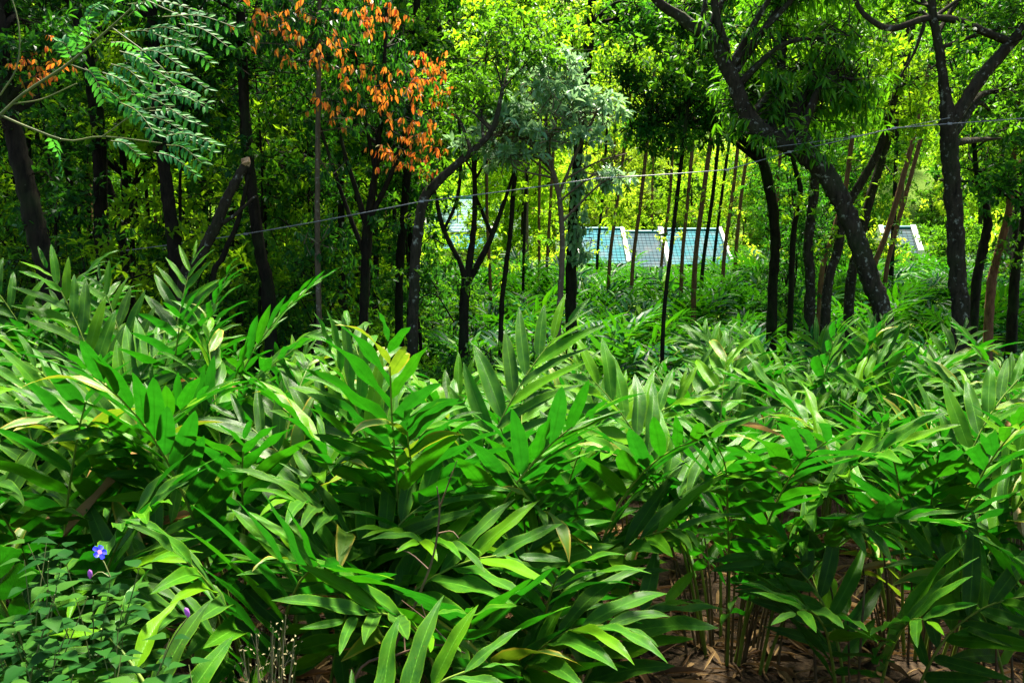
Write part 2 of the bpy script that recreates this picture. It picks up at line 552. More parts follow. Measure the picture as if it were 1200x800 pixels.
# ------------------------------------------------------------------ leaf clouds (one mesh for a crown)
def leaf_cloud(mb, P, D, Nn, L, W, droop=0.15, fold=0.25, mat=0):
    n = len(P)
    D = nrm(D)
    Nn = nrm(Nn - D * np.sum(Nn * D, -1, keepdims=True))
    S = np.cross(Nn, D)
    L = np.broadcast_to(L, (n,))[:, None]; W = np.broadcast_to(W, (n,))[:, None]
    q1 = P + D * L * 0.34 - Nn * L * droop * 0.10
    q2 = P + D * L * 0.70 - Nn * L * droop * 0.5
    tip = P + D * L * 0.98 - Nn * L * droop
    up = Nn * W * fold
    V = np.stack([P, q1 + S * W * .5 + up, q2 + S * W * .36 + up * .8, tip, q2 - S * W * .36 + up * .8, q1 - S * W * .5 + up, q1, q2], 1)
    b = np.arange(n)[:, None] * 8
    F4 = np.concatenate([b + np.array([[6, 1, 2, 7]]), b + np.array([[6, 7, 4, 5]])])
    F3 = np.concatenate([b + np.array([[0, 1, 6]]), b + np.array([[0, 6, 5]]), b + np.array([[7, 2, 3]]), b + np.array([[7, 3, 4]])])
    # one vertex block, two face blocks
    mb.add(V.reshape(-1, 3), F4, mat)
    mb.f.append(F3 + (mb.n - n * 8)); mb.m.append((len(F3), mat))


def leaf_kite(mb, P, D, Nn, L, W, droop=0.15, fold=0.25, mat=0):
    """cheaper two-quad leaf for far crowns"""
    n = len(P)
    D = nrm(D)
    Nn = nrm(Nn - D * np.sum(Nn * D, -1, keepdims=True))
    S = np.cross(Nn, D)
    L = np.broadcast_to(L, (n,))[:, None]; W = np.broadcast_to(W, (n,))[:, None]
    m = P + D * L * 0.45
    up = Nn * W * fold
    V = np.stack([P, m + S * W * .5 + up, P + D * L - Nn * L * droop, m - S * W * .5 + up], 1)
    b = np.arange(n)[:, None] * 4
    mb.add(V.reshape(-1, 3), np.concatenate([b + np.array([[0, 1, 2]]), b + np.array([[0, 2, 3]])]), mat)


def rand_unit(n):
    return nrm(rng.normal(size=(n, 3)))


def twigs(mb, A, B, r, mat):
    """thin three-sided spikes from A to B"""
    n = len(A)
    T = nrm(B - A)
    u = nrm(np.cross(T, np.array([0.31, 0.2, 0.93])))
    w = np.cross(T, u)
    r = np.broadcast_to(r, (n,))[:, None]
    V = np.stack([A + u * r, A - u * r * .5 + w * r * .87, A - u * r * .5 - w * r * .87, B], 1)
    b = np.arange(n)[:, None] * 4
    mb.add(V.reshape(-1, 3), np.concatenate([b + np.array([[0, 1, 3]]), b + np.array([[1, 2, 3]]), b + np.array([[2, 0, 3]])]), mat)


def crown_clusters(ell, nblob, ncl, sig):
    """leaf-cluster centres: ragged blobs inside ellipsoids (cx,cy,cz,rx,ry,rz)"""
    out = []
    vol = np.array([e[3] * e[4] * e[5] for e in ell], float) ** 0.7
    vol /= vol.sum()
    for e, w in zip(ell, vol):
        nb = max(3, int(nblob * w))
        c = np.array(e[:3]); r = np.array(e[3:6])
        bl = c + rand_unit(nb) * (rng.uniform(0.25, 1.0, (nb, 1)) ** 0.6) * r
        nc = max(nb, int(ncl * w))
        k = rng.integers(0, nb, nc)
        s = sig * rng.uniform(0.5, 1.3, (nb, 1))
        out.append(bl[k] + rng.normal(size=(nc, 3)) * s[k] * np.array([1, 1, 0.65]))
    return np.concatenate(out)


def foliage(mb, C, per, L, W, style='broad', mat=0, twig_mat=None, hub=None, far=False):
    n = len(C)
    A = rand_unit(n) * np.array([1, 1, 0.5])
    if hub is not None:
        A = A * 0.7 + nrm(C - hub) * 0.8
    A = nrm(A + np.array([0, 0, 0.1]))
    if twig_mat is not None:
        twigs(mb, C - A * L * 2.2, C + A * L * 0.6, 0.05 * L + 0.002, twig_mat)
    k = np.repeat(np.arange(n), per)
    m = len(k)
    a = A[k]
    t = rng.uniform(-1.2, 0.5, (m, 1)) * L
    if style == 'whorl':
        t = rng.uniform(-0.15, 0.3, (m, 1)) * L
    P = C[k] + a * t
    rad = rand_unit(m)
    rad = nrm(rad - a * np.sum(rad * a, -1, keepdims=True))
    if style == 'willow':
        D = rad * 0.75 + a * 0.5 + np.array([0, 0, -0.75])
        dr, fo = 0.25, 0.15
    elif style == 'hang':
        D = rad * 0.45 + a * 0.1 + np.array([0, 0, -1.0])
        dr, fo = 0.1, 0.2
    elif style == 'whorl':
        D = rad * 0.9 + a * 0.45
        dr, fo = 0.25, 0.25
    else:
        D = rad * 0.9 + a * 0.5 + np.array([0, 0, -0.25])
        dr, fo = 0.2, 0.25
    D = D + rng.normal(size=(m, 3)) * 0.25
    Nn = np.array([0, 0, 1.0]) + rng.normal(size=(m, 3)) * 0.45
    ls = L * rng.uniform(0.65, 1.15, m)
    (leaf_kite if far else leaf_cloud)(mb, P, D, Nn, ls, W / L * ls, dr, fo, mat)


# ------------------------------------------------------------------ trees
def make_tree(name, label, trunk, limbs=(), crown=(), leaf='lf_mid', bark='bark_dark', style='broad', L=0.12, W=0.055,
              per=9, ncl=350, nblob=26, sig=0.35, group=None, cat='tree', sides=10, auto=4, far=False, base_flare=1.2,
              extra=None, rough=0.13, upper=True, tufts=5):
    """trunk: rows (x,y,z,r) from ground up; limbs: lists of rows; crown: ellipsoids."""
    tr = np.asarray(trunk, float)
    base = tr[0, :3].copy()
    base[2] = gz(base[0], base[1])
    if tr[0, 2] > base[2] + 0.05:
        tr = np.vstack([[*(base + (tr[0, :3] - base) * 0.0), tr[0, 3] * base_flare], tr])
    tr[0, 2] -= 0.12
    up_c = None
    if upper and len(crown) and 11.4 < base[1] < 14 and base[0] < -4.0:  # unseen high crown above the view, added to shade what lies below
        last = tr[-1]
        t_up = nrm(tr[-1, :3] - tr[-2, :3]) * 0.4 + np.array([0, 0, 1.0])
        topz = max(last[2] + 2.0, rng.uniform(9.5, 12.0))
        e = last[:3] + t_up * (topz - last[2]); e[2] = topz
        r1 = max(last[3] * .8, .05)
        tr[-1, 3] = max(last[3], r1)
        tr = np.vstack([tr, [*e, r1 * .4]])
        up_c = (e[0], e[1], e[2] - .6, 2.5, 2.3, 1.8)
    root = thing(name, label, cat, base, 0, group)
    P = spline(tr, max(14, 9 * len(tr)))
    mb = MB()
    mb.tube(P[:, :3], np.maximum(P[:, 3], 0.004), sides, 0, rough, len(bpy.data.objects))
    link('trunk', mb.mesh('trunk', [M[bark]], True, base), root)
    hubs = [P[len(P) // 2:, :3]]
    allimbs = [np.asarray(l, float) for l in limbs]
    for e in list(crown) + ([up_c] if up_c else []):
        c = np.array(e[:3]); r = np.array(e[3:6])
        for q in range(auto):
            tgt = c + rand_unit(1)[0] * r * rng.uniform(0.45, 0.95)
            lo = int(len(P) * 0.45)
            cand = P[lo:]
            dd = np.linalg.norm(cand[:, :3] - tgt, axis=1) + 1.5 * np.maximum(0, cand[:, 2] - tgt[2] + 0.3)
            s = cand[int(np.argmin(dd * rng.uniform(0.85, 1.2, len(dd))))]
            mid = s[:3] * 0.45 + tgt * 0.55 + np.array([0, 0, 0.18]) * np.linalg.norm(tgt - s[:3]) * rng.uniform(0.2, 1) + rng.normal(size=3) * 0.08
            r0 = min(max(s[3] * 0.55, 0.012), 0.10)
            allimbs.append(np.array([[*s[:3], r0], [*mid, r0 * 0.65], [*tgt, r0 * 0.2]]))
    for l in allimbs:
        q = spline(l, max(7, 5 * len(l)))
        mb = MB()
        mb.tube(q[:, :3], np.maximum(q[:, 3], 0.003), max(5, sides - 3), 0, rough, len(bpy.data.objects))
        link('limb', mb.mesh('limb', [M[bark]], True, base), root)
        hubs.append(q[2:, :3])
    if len(crown):
        C = crown_clusters(crown, nblob, ncl, sig)
        H = np.concatenate(hubs)
        # nearest limb point gives each twig its direction
        idx = np.array([int(np.argmin(((H - c) ** 2).sum(1))) for c in C])
        mb = MB()
        foliage(mb, C, per, L, W, style, 0, 1, H[idx], far)
        if up_c:
            C2 = crown_clusters([up_c], 30, 300, .40)
            idx2 = np.array([int(np.argmin(((H - c) ** 2).sum(1))) for c in C2])
            foliage(mb, C2, 9, .20, .10, 'broad', 0, 1, H[idx2], True)
        if tufts:
            k = rng.integers(int(len(P) * .3), int(len(P) * .8), tufts)
            o_ = rand_unit(tufts) * [1, 1, .3] * rng.uniform(.25, .8, (tufts, 1)) + [0, 0, .12]
            T0, T1 = P[k, :3], P[k, :3] + o_
            twigs(mb, T0, T1, .010, 1)
            C3 = np.repeat(T0 * .35 + T1 * .65, 5, axis=0) + rng.normal(0, .13, (tufts * 5, 3))
            foliage(mb, C3, max(5, per - 2), L, W, style, 0, 1, np.repeat(T0, 5, axis=0), far)
        # boughs from the limb out to some of the clusters
        pick = rng.random(len(C)) < 0.25
        twigs(mb, H[idx][pick], C[pick], 0.012, 1)
        link('crown', mb.mesh('crown', [M[leaf], M[bark]], False, base), root)
    if extra:
        for nm, fn in extra:
            if isinstance(fn, list):           # hanging young leaves: each cluster is a part
                for ells, nb, nc, sg, pr, l_, w_ in fn:
                    for c in crown_clusters(ells, nb, nc, sg):
                        mb = MB()
                        foliage(mb, c[None], pr, l_, w_, 'hang', 0, 1)
                        link(nm, mb.mesh(nm, [M['lf_orange'], M['bark_dark']], False, base), root)
                continue
            mb = MB()
            mats = fn(mb)
            link(nm, mb.mesh(nm, mats, False, base), root)
    return root


def px_rows(rows, d):
    """rows (px,py,half width px[,d]) -> (x,y,z,r)"""
    out = []
    for r in rows:
        dd = r[3] if len(r) > 3 else d
        p = at(r[0], r[1], dd)
        out.append([*p, r[2] * (0.70 if r[0] < 620 else 0.72) / FPX * dd])
    return np.array(out)


def px_ell(px, py, d, rx, ry, rd):
    """ellipsoid centred on a pixel ray; rx, ry in pixels, rd metres in depth"""
    p = at(px, py, d)
    return (*p, rx / FPX * d, rd, ry / FPX * d)


# ---- leaning tree and the other big ones on the right
d = 12.0
make_tree('leaning_tree', 'big dark lichen-spotted tree whose trunk leans and curves far over to one side',
          px_rows([(1036, 392, 15), (1020, 330, 15), (1005, 285, 15), (985, 235, 15), (958, 195, 16), (925, 172, 15), (893, 155, 13), (872, 128, 12), (858, 92, 11),
                   (835, 50, 10), (800, 22, 8), (770, 0, 7), (735, -50, 5)], d),
          limbs=[px_rows([(958, 195, 13, 12), (940, 160, 12, 12.2), (925, 135, 11, 12.4), (915, 90, 8, 12.6), (920, 30, 5, 12.8)], d),
                 px_rows([(858, 92, 8), (850, 55, 7), (838, 10, 6), (835, -50, 4)], d),
                 px_rows([(835, 50, 6), (822, 30, 5), (826, 5, 4), (828, -40, 3)], d)],
          crown=[px_ell(930, 70, 12.6, 85, 70, 0.9), px_ell(975, 110, 12.8, 55, 50, 0.7), px_ell(895, 130, 13, 45, 25, .6), px_ell(940, -30, 12.6, 100, 50, 1.2)],
          leaf='lf_willow', bark='bark_lichen', style='willow', L=0.20, W=0.036, per=12, ncl=850, nblob=80, sig=0.20, sides=12, auto=4)
d = 11.6
make_tree('forked_tree', 'tall upright tree with pale lichen spots, forking into two limbs where the cable crosses',
          px_rows([(1126, 385, 14), (1123, 330, 13), (1120, 260, 13), (1115, 190, 12.5), (1112, 145, 13), (1107, 105, 8), (1101, 60, 7), (1094, 20, 6), (1085, -60, 4)], d),
          limbs=[px_rows([(1113, 150, 11), (1130, 122, 10), (1152, 88, 10), (1180, 55, 9), (1205, 25, 8), (1240, -30, 6)], d),
                 px_rows([(1186, 50, 7), (1160, 40, 6), (1120, 24, 6), (1085, 22, 5), (1045, 34, 5), (1018, 22, 4), (1003, 2, 4), (990, -40, 3)], d),
                 px_rows([(1085, 22, 3), (1072, 60, 2), (1055, 90, 1.5)], d)],
          crown=[px_ell(1120, -60, 12, 120, 60, 1.3), px_ell(1185, 110, 12.6, 50, 60, .7), px_ell(1060, 10, 12.3, 60, 35, .6), px_ell(1190, 10, 12, 60, 50, .8)],
          leaf='lf_mid', bark='bark_lichen', L=0.12, W=0.05, per=9, ncl=420, nblob=46, sig=0.25, sides=12, auto=3)


# ---- the rest of the near wood: (name, label, rows, depth, bark, crown spec)
def simple_tree(label, rows, d, leaf, crown, bark='bark_dark', name='woodland_tree', **kw):
    return make_tree(name, label, px_rows(rows, d), crown=[px_ell(*c) for c in crown], leaf=leaf, bark=bark, **kw)


simple_tree('thick dark tree leaning outward beside the pale arching branch', [(62, 352, 17), (47, 285, 16), (28, 205, 15), (10, 130, 14), (0, 60, 13), (-12, -40, 11)], 10,
            'lf_dark', [(20, 50, 10.2, 60, 75, .5), (-10, -40, 10.4, 110, 60, 1.0)], ncl=420, per=8, L=.11, W=.05, sig=.22,
            extra=[('orange_leaf_flush', [([px_ell(35, 55, 9.6, 28, 45, .2)], 12, 24, .1, 6, .08, .03)])])
simple_tree('straight dark tree with small pale lichen flecks behind the feathery branch', [(120, 340, 11), (118, 240, 11), (116, 160, 11), (106, 80, 11), (88, 10, 10), (72, -60, 8)], 13,
            'lf_dark', [(110, 0, 13.5, 90, 60, 1.2), (60, -70, 13.5, 120, 50, 1.2)], ncl=380)
simple_tree('slim dark tree leaning towards the straight lichen-flecked one', [(152, 338, 7), (137, 255, 7), (121, 190, 6), (112, 110, 5), (108, 0, 4)], 15,
            'lf_mid', [(130, 60, 15, 60, 60, .9)], ncl=220)
simple_tree('thin dark tree behind the thick leaning one', [(97, 325, 5), (86, 240, 5), (76, 170, 5), (70, 80, 4), (66, -20, 3)], 16.5,
            'lf_mid', [(70, 40, 16.5, 70, 70, 1.0)], ncl=240)
simple_tree('dark tree that forks low beside the broken leaning trunk', [(206, 352, 11), (204, 290, 11), (196, 225, 10), (187, 150, 9), (180, 60, 8), (178, -60, 6)], 12,
            'lf_dark', [(190, 30, 12.6, 70, 60, .8), (230, 120, 13, 50, 50, .7)], ncl=380)
make_tree('broken_trunk', 'broken leaning trunk with a bare snapped top and lichen patches', px_rows([(213, 352, 10), (232, 305, 9.5), (252, 265, 9), (270, 225, 8), (288, 193, 7)], 11.2),
          limbs=[px_rows([(250, 268, 5), (275, 252, 3), (300, 230, 2)], 11.2)], bark='bark_lichen', crown=[], cat='tree trunk',
          extra=[('snapped_end', lambda mb: (mb.tube(np.array([at(287.5, 194, 11.2), at(290, 189, 11.2), at(291, 184, 11.2)]), [.07, .06, .01], 7, 0, .3, 3), [M['wood_cut']])[1])])
make_tree('dead_stem', 'thin dark dead stem leaning against the broken trunk', px_rows([(249, 350, 5), (262, 300, 4.5), (278, 262, 4), (292, 205, 3)], 11.6), bark='bark_dark', cat='tree trunk')
simple_tree('tall dark tree with a slight curve beside the broken leaning trunk', [(316, 360, 11), (306, 300, 10), (297, 240, 9.5), (289, 170, 9), (284, 90, 8), (281, 0, 7), (280, -70, 6)], 12,
            'lf_dark', [(290, 60, 12.4, 75, 60, .8), (270, -30, 12.4, 90, 60, 1.)], ncl=420)
simple_tree('slender dark tree between the broken trunk and a curved tall tree', [(279, 340, 6), (271, 250, 6), (263, 150, 5), (260, 40, 4), (258, -60, 3)], 16,
            'lf_dark', [(255, 70, 16, 70, 80, 1.1)], ncl=260)
simple_tree('crooked dark tree with a low limb bending out sideways', [(312, 330, 6), (308, 280, 6), (311, 235, 6), (328, 200, 6), (352, 186, 5), (380, 160, 4), (400, 110, 3)], 14.5,
            'lf_dark', [(370, 120, 14.5, 70, 60, .9), (330, 170, 15, 60, 50, .8)], ncl=360)
simple_tree('very thin straight sapling deep in the shaded wood', [(243, 330, 4), (241, 230, 4), (240, 140, 3), (239, 0, 2)], 20,
            'lf_mid', [(240, 90, 20, 60, 70, 1.2)], ncl=220)
simple_tree('pale straight slender trunk with drooping yellow and green leaves at its top', [(374, 372, 4.5), (372, 290, 4.5), (372, 200, 4.2), (373, 110, 4), (374, 50, 3.5), (374, -30, 2.5)], 11.5,
            'lf_dark', [(350, 30, 11.6, 60, 45, .5)], bark='bark_pale', style='hang', L=.12, W=.045, ncl=200, nblob=22, sig=.2,
            extra=[('orange_leaf_flush', [([px_ell(350, 35, 11.0, 45, 45, .3), px_ell(320, 20, 11.1, 25, 25, .2)], 22, 50, .2, 4, .11, .04)])])
# the orange flushing tree
d = 12.2
make_tree('flushing_tree', 'many-stemmed tree with dark leaves and drooping clusters of orange young leaves',
          px_rows([(426, 410, 8), (428, 330, 8), (431, 265, 8), (440, 200, 5), (447, 130, 4), (452, 40, 3), (455, -40, 2)], d),
          limbs=[px_rows([(431, 268, 5), (415, 215, 4), (400, 165, 3), (392, 110, 2)], d), px_rows([(431, 262, 5), (462, 195, 4), (478, 140, 3), (485, 90, 2)], d),
                 px_rows([(428, 300, 4), (405, 240, 3.5), (385, 180, 3), (372, 140, 2)], d), px_rows([(440, 200, 4), (424, 120, 3), (415, 50, 2)], d)],
          crown=[px_ell(440, 110, d + .3, 70, 60, .7), px_ell(480, 150, d + .2, 40, 40, .5), px_ell(415, 30, d + .4, 70, 50, .8), px_ell(395, 130, d + .4, 35, 40, .5)],
          leaf='lf_dark', style='hang', L=.13, W=.045, per=9, ncl=420, nblob=60, sig=.18, auto=2,
          extra=[('orange_leaf_flush', [([px_ell(490, 85, 11.5, 28, 28, .3), px_ell(505, 130, 11.6, 16, 50, .3), px_ell(498, 180, 11.5, 18, 28, .25),
                                         px_ell(440, 15, 11.6, 35, 22, .3), px_ell(470, 165, 11.5, 30, 30, .3)], 34, 110, .15, 5, .10, .036),
                                        ([px_ell(430, 100, 11.5, 50, 50, .4), px_ell(385, 125, 11.5, 22, 25, .3)], 20, 46, .17, 4, .11, .04)])])
simple_tree('grey tree whose top bends into a long sideways arching limb', [(483, 425, 9), (485, 350, 8.5), (488, 290, 8.5), (497, 235, 8), (522, 205, 7), (553, 178, 6), (578, 150, 4.5), (590, 100, 3)], 11,
            'lf_mid', [(590, 60, 11.6, 60, 60, .7), (560, 120, 11.8, 40, 30, .5)], bark='bark_lichen', ncl=240, sig=.22, L=.10, W=.045)
simple_tree('dark upright tree behind the grey tree with the arching limb', [(468, 340, 7), (473, 260, 7), (479, 180, 6.5), (485, 80, 6), (490, -40, 5)], 16,
            'lf_mid', [(500, 20, 16, 70, 60, 1.2), (520, 110, 16.5, 50, 40, .9)], ncl=320)
d = 13
make_tree('many_stemmed_tree', 'low many-stemmed dark tree fanning out in front of the pale-roofed house',
          px_rows([(543, 392, 8), (545, 345, 8), (550, 310, 6), (556, 260, 4.5), (556, 200, 4), (552, 130, 3), (548, 70, 2)], d),
          limbs=[px_rows([(546, 340, 6), (540, 310, 5), (520, 270, 4), (508, 220, 3), (500, 180, 2)], d), px_rows([(548, 330, 6), (565, 300, 5), (577, 275, 4), (595, 225, 3), (612, 170, 2)], d),
                 px_rows([(577, 275, 3.5), (566, 250, 3), (556, 220, 2.5), (560, 170, 2)], d), px_rows([(520, 270, 3), (535, 235, 3), (540, 190, 2.5), (538, 140, 2)], d)],
          crown=[px_ell(555, 110, 13.2, 60, 40, .7), px_ell(510, 160, 13.4, 35, 30, .6), px_ell(600, 160, 13.2, 35, 35, .6)], leaf='lf_mid', L=.10, W=.045, ncl=260, nblob=40, sig=.2, auto=2)
simple_tree('slim dark pole-like tree beside the low many-stemmed one', [(587, 378, 4.2), (592, 320, 4), (598, 270, 4), (604, 190, 3.6), (611, 100, 3), (618, -20, 2.5)], 14,
            'lf_bright', [(625, 20, 14, 70, 50, 1.)], ncl=240, L=.11, W=.05)
# grey-green sapling
d = 12
make_tree('grey_green_sapling', 'slender sapling carrying layered tiers of pale grey-green leaves',
          px_rows([(654, 392, 4.6), (657, 340, 4.4), (659, 280, 4.2), (655, 228, 4), (645, 185, 3), (640, 140, 2.4), (650, 100, 1.8)], d),
          limbs=[px_rows([(655, 228, 3), (675, 180, 2.4), (695, 140, 2), (705, 115, 1.2)], d), px_rows([(648, 195, 2.4), (615, 165, 2), (585, 145, 1.2)], d),
                 px_rows([(656, 235, 2.6), (640, 190, 2), (600, 180, 1.5), (575, 160, 1)], d), px_rows([(662, 210, 2), (700, 190, 1.5), (735, 180, 1)], d)],
          crown=[px_ell(640, 112, d, 62, 16, .7), px_ell(600, 140, d, 48, 10, .6), px_ell(695, 132, d, 46, 12, .6), px_ell(592, 185, d, 42, 8, .5), px_ell(655, 160, d, 55, 9, .6), px_ell(722, 205, d, 34, 7, .5), px_ell(570, 165, d, 30, 8, .4), px_ell(640, 82, d, 40, 10, .5)],
          leaf='lf_grey', bark='bark_pale', style='whorl', L=.15, W=.055, per=7, ncl=420, nblob=90, sig=.11, auto=2, tufts=0)
# climber-covered tree
d = 16
make_tree('climber_covered_tree', 'dark trunk wrapped in a leafy climber, standing before the teal tiled roof',
          px_rows([(669, 335, 9), (671, 290, 8.5), (674, 220, 8), (682, 140, 7.5), (690, 60, 7), (697, -40, 6)], d),
          crown=[px_ell(700, 20, 16, 70, 50, 1.2)], leaf='lf_mid', ncl=260,
          extra=[('climber', lambda mb: (foliage(mb, np.array([at(rng.normal(676, 5), y_, 15.78) for y_ in rng.uniform(180, 305, 70)]), 6, .15, .075, 'hang', 0, 1),
                                         [M['lf_grey'], M['bark_dark']])[-1]),
                 ('hanging_spray', lambda mb: (foliage(mb, crown_clusters([px_ell(722, 240, 15.6, 13, 40, .3), px_ell(712, 200, 15.6, 22, 12, .3)], 12, 40, .12), 6, .14, .05, 'hang', 0, 1), [M['lf_bright'], M['bark_dark']])[-1])])
# dark crown between sapling and leaning tree
simple_tree('dark-crowned tree with dense foliage hanging behind the leaning curved trunk', [(905, 345, 8), (908, 290, 8), (903, 230, 8), (880, 150, 7), (840, 80, 6), (800, 20, 5)], 17,
            'lf_dark', [(800, 80, 16, 70, 75, 1.2), (830, 140, 16.5, 50, 40, .9), (770, 150, 16, 35, 35, .7), (790, 10, 16, 90, 50, 1.2)], ncl=1150, nblob=90, L=.13, W=.05, per=10, sig=.28)
# trunks grouped behind the leaning tree
grp = [('dark trunk with a slight S-bend behind the leaning curved tree', [(928, 322, 4.5), (930, 270, 4.5), (938, 225, 4), (928, 180, 3.5), (922, 100, 3)], 17),
       ('lichen-grey trunk rising just behind the leaning curved tree', [(950, 345, 8), (947, 290, 7.5), (953, 230, 7.5), (955, 180, 7), (950, 60, 5)], 15),
       ('dark trunk leaning away at the foot of the leaning curved tree', [(968, 352, 7.5), (982, 290, 7), (988, 250, 7), (1008, 215, 6.5), (1030, 175, 6), (1050, 110, 5)], 15),
       ('reddish thin trunk standing between dark ones behind the leaning tree', [(962, 330, 4), (975, 280, 4), (990, 225, 4), (1000, 150, 3.5), (1010, 50, 3)], 20),
       ('stout lichen-spotted trunk behind the forked tree with tall crown', [(996, 352, 8), (1004, 300, 7.5), (1018, 240, 7), (1035, 180, 7), (1046, 130, 7.5), (1062, 60, 7), (1075, -30, 6)], 16),
       ('slanting pinkish slender trunk in front of the grey-roofed house', [(1020, 330, 4.5), (1040, 270, 4.5), (1060, 200, 4), (1080, 120, 3.5), (1100, 20, 3)], 24),
       ('second slanting pinkish slender trunk beside the grey-roofed house', [(1038, 320, 3.5), (1054, 255, 3.5), (1072, 190, 3.2), (1092, 110, 3), (1112, 0, 2.5)], 26)]
for k, (lb, rows, dd) in enumerate(grp):
    top = rows[-1]
    simple_tree(lb, rows, dd, ('lf_bright', 'lf_mid')[k % 2], [(top[0] + 10, top[1] - 10, dd, 70, 60, 1.2)], bark=('bark_lichen' if k in (1, 2, 4) else 'bark_red' if k > 2 else 'bark_dark'),
                ncl=240, L=.12, W=.055)
for lb, rows, dd, bk in [('forking dark trunk bending over beside the forked tree with the cable', [(1143, 348, 7), (1150, 300, 7), (1157, 262, 6.5), (1150, 225, 5), (1143, 195, 4), (1140, 120, 3)], 17, 'bark_dark'),
                         ('dark trunk leaning outward with lit brown bark at its foot', [(1160, 350, 7), (1166, 310, 6.5), (1174, 280, 6), (1183, 240, 5), (1188, 180, 4), (1195, 90, 3)], 18, 'bark_red'),
                         ('stout dark trunk with a leafy green crown at the edge of the planting', [(1188, 350, 8), (1192, 300, 7), (1200, 260, 7), (1206, 150, 6)], 19, 'bark_dark')]:
    top = rows[-1]
    simple_tree(lb, rows, dd, 'lf_mid', [(top[0] + 15, top[1], dd, 60, 60, 1.1), (top[0] + 20, top[1] + 70, dd + .5, 40, 40, .9)], bark=bk, ncl=330, L=.12, W=.055)

# thin poles in front of the teal roofs
for i, (x0, y0, x1, y1, w, dd) in enumerate([(741, 318, 760, 150, 3.2, 24), (777, 385, 800, 175, 3.6, 15), (799, 312, 813, 150, 3.2, 24), (814, 316, 836, 140, 4.2, 22), (823, 318, 845, 140, 3.2, 25),
                                             (848, 308, 869, 130, 3.2, 26), (714, 312, 733, 160, 3.0, 25), (836, 312, 858, 140, 2.6, 30), (775, 310, 790, 150, 2.6, 30), (640, 330, 650, 150, 2.6, 26),
                                             (700, 300, 712, 140, 2.4, 32), (862, 300, 885, 120, 3, 30), (905, 315, 918, 130, 2.8, 28), (613, 340, 622, 140, 2.6, 24), (575, 345, 570, 150, 2.8, 22), (632, 330, 634, 150, 2.4, 28)]):
    xt = x1 + (x1 - x0) * 0.7
    make_tree('slender_tree', 'slender straight pole-like tree with thin reddish trunk near the teal roofs',
              px_rows([(x0, y0, w), ((x0 + x1) / 2 + rng.normal(0, 1.5), (y0 + y1) / 2, w * .95), (x1, y1, w * .9), (xt, y1 - 130, w * .6)], dd),
              crown=[px_ell(xt, y1 - 130, dd, 45, 70, 1.2), px_ell(xt - 10, y1 - 50, dd, 40, 50, 1.0)], leaf=('lf_bright', 'lf_mid', 'lf_lime')[i % 3],
              bark=('bark_red', 'bark_dark')[i % 3 == 1], ncl=240, nblob=22, L=.13, W=.055, per=7, sides=7, auto=2, group='slender pole trees near the teal roofs', rough=.03)


# ------------------------------------------------------------------ background wood
def proto_tree(name, h, r, ells, leaf, bark, ncl, per, L, W, auto, sig, style='broad', bend=0.4):
    """a tree built round the origin: returns root and data to be copied"""
    t = np.linspace(0, 1, 5)[:, None]
    P = np.hstack([rng.normal(0, bend * .3, (5, 2)) * t, t * h])
    mbt = MB()
    Q = spline(np.hstack([P, (r * (1 - 0.75 * t))]), 12)
    Q[0, 2] = -0.4
    mbt.tube(Q[:, :3], Q[:, 3], 7, 0, .05, 5)
    parts = [('trunk', mbt.mesh('trunk', [M[bark]], True))]
    H = [Q[5:, :3]]
    for e in ells:
        c = np.array(e[:3]); rr = np.array(e[3:])
        for q in range(auto):
            tgt = c + rand_unit(1)[0] * rr * .8
            cand = Q[4:]
            s = cand[int(np.argmin(np.linalg.norm(cand[:, :3] - tgt, axis=1) + np.maximum(0, cand[:, 2] - tgt[2] + .5)))]
            l = spline(np.array([[*s[:3], s[3] * .5], [*((s[:3] + tgt) / 2 + [0, 0, .3]), s[3] * .35], [*tgt, .015]]), 6)
            mbl = MB(); mbl.tube(l[:, :3], l[:, 3], 5)
            parts.append(('limb', mbl.mesh('limb', [M[bark]], True)))
            H.append(l[1:, :3])
    H = np.concatenate(H)
    C = crown_clusters(ells, max(12, ncl // 9), ncl, sig)
    idx = np.array([int(np.argmin(((H - c) ** 2).sum(1))) for c in C])
    mbc = MB()
    foliage(mbc, C, per, L, W, style, 0, 1, H[idx], True)
    parts.append(('crown', mbc.mesh('crown', [M[leaf], M[bark]], False)))
    return name, parts


def put(proto, label, cat, loc, rz, s, group):
    name, parts = proto
    root = thing(name, label, cat, loc, rz, group)
    root.scale = (s, s, s * random.uniform(.9, 1.12))
    for nm, me in parts:
        link(nm, me, root)
    return root


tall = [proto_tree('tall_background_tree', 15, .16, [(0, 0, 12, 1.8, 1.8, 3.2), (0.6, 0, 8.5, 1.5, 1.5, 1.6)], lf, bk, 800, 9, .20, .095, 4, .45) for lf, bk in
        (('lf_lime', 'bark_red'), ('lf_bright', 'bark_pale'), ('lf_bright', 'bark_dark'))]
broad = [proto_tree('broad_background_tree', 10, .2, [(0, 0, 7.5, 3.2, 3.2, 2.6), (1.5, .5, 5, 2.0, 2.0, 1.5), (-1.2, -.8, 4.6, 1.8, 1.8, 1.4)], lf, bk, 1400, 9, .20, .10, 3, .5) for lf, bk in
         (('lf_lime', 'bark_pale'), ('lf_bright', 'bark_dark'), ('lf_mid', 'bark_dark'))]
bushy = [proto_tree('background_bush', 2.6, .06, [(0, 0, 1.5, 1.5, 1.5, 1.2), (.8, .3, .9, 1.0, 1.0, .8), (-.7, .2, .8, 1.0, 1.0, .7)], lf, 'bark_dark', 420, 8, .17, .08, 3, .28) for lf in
         ('lf_lime', 'lf_bright', 'lf_mid')]
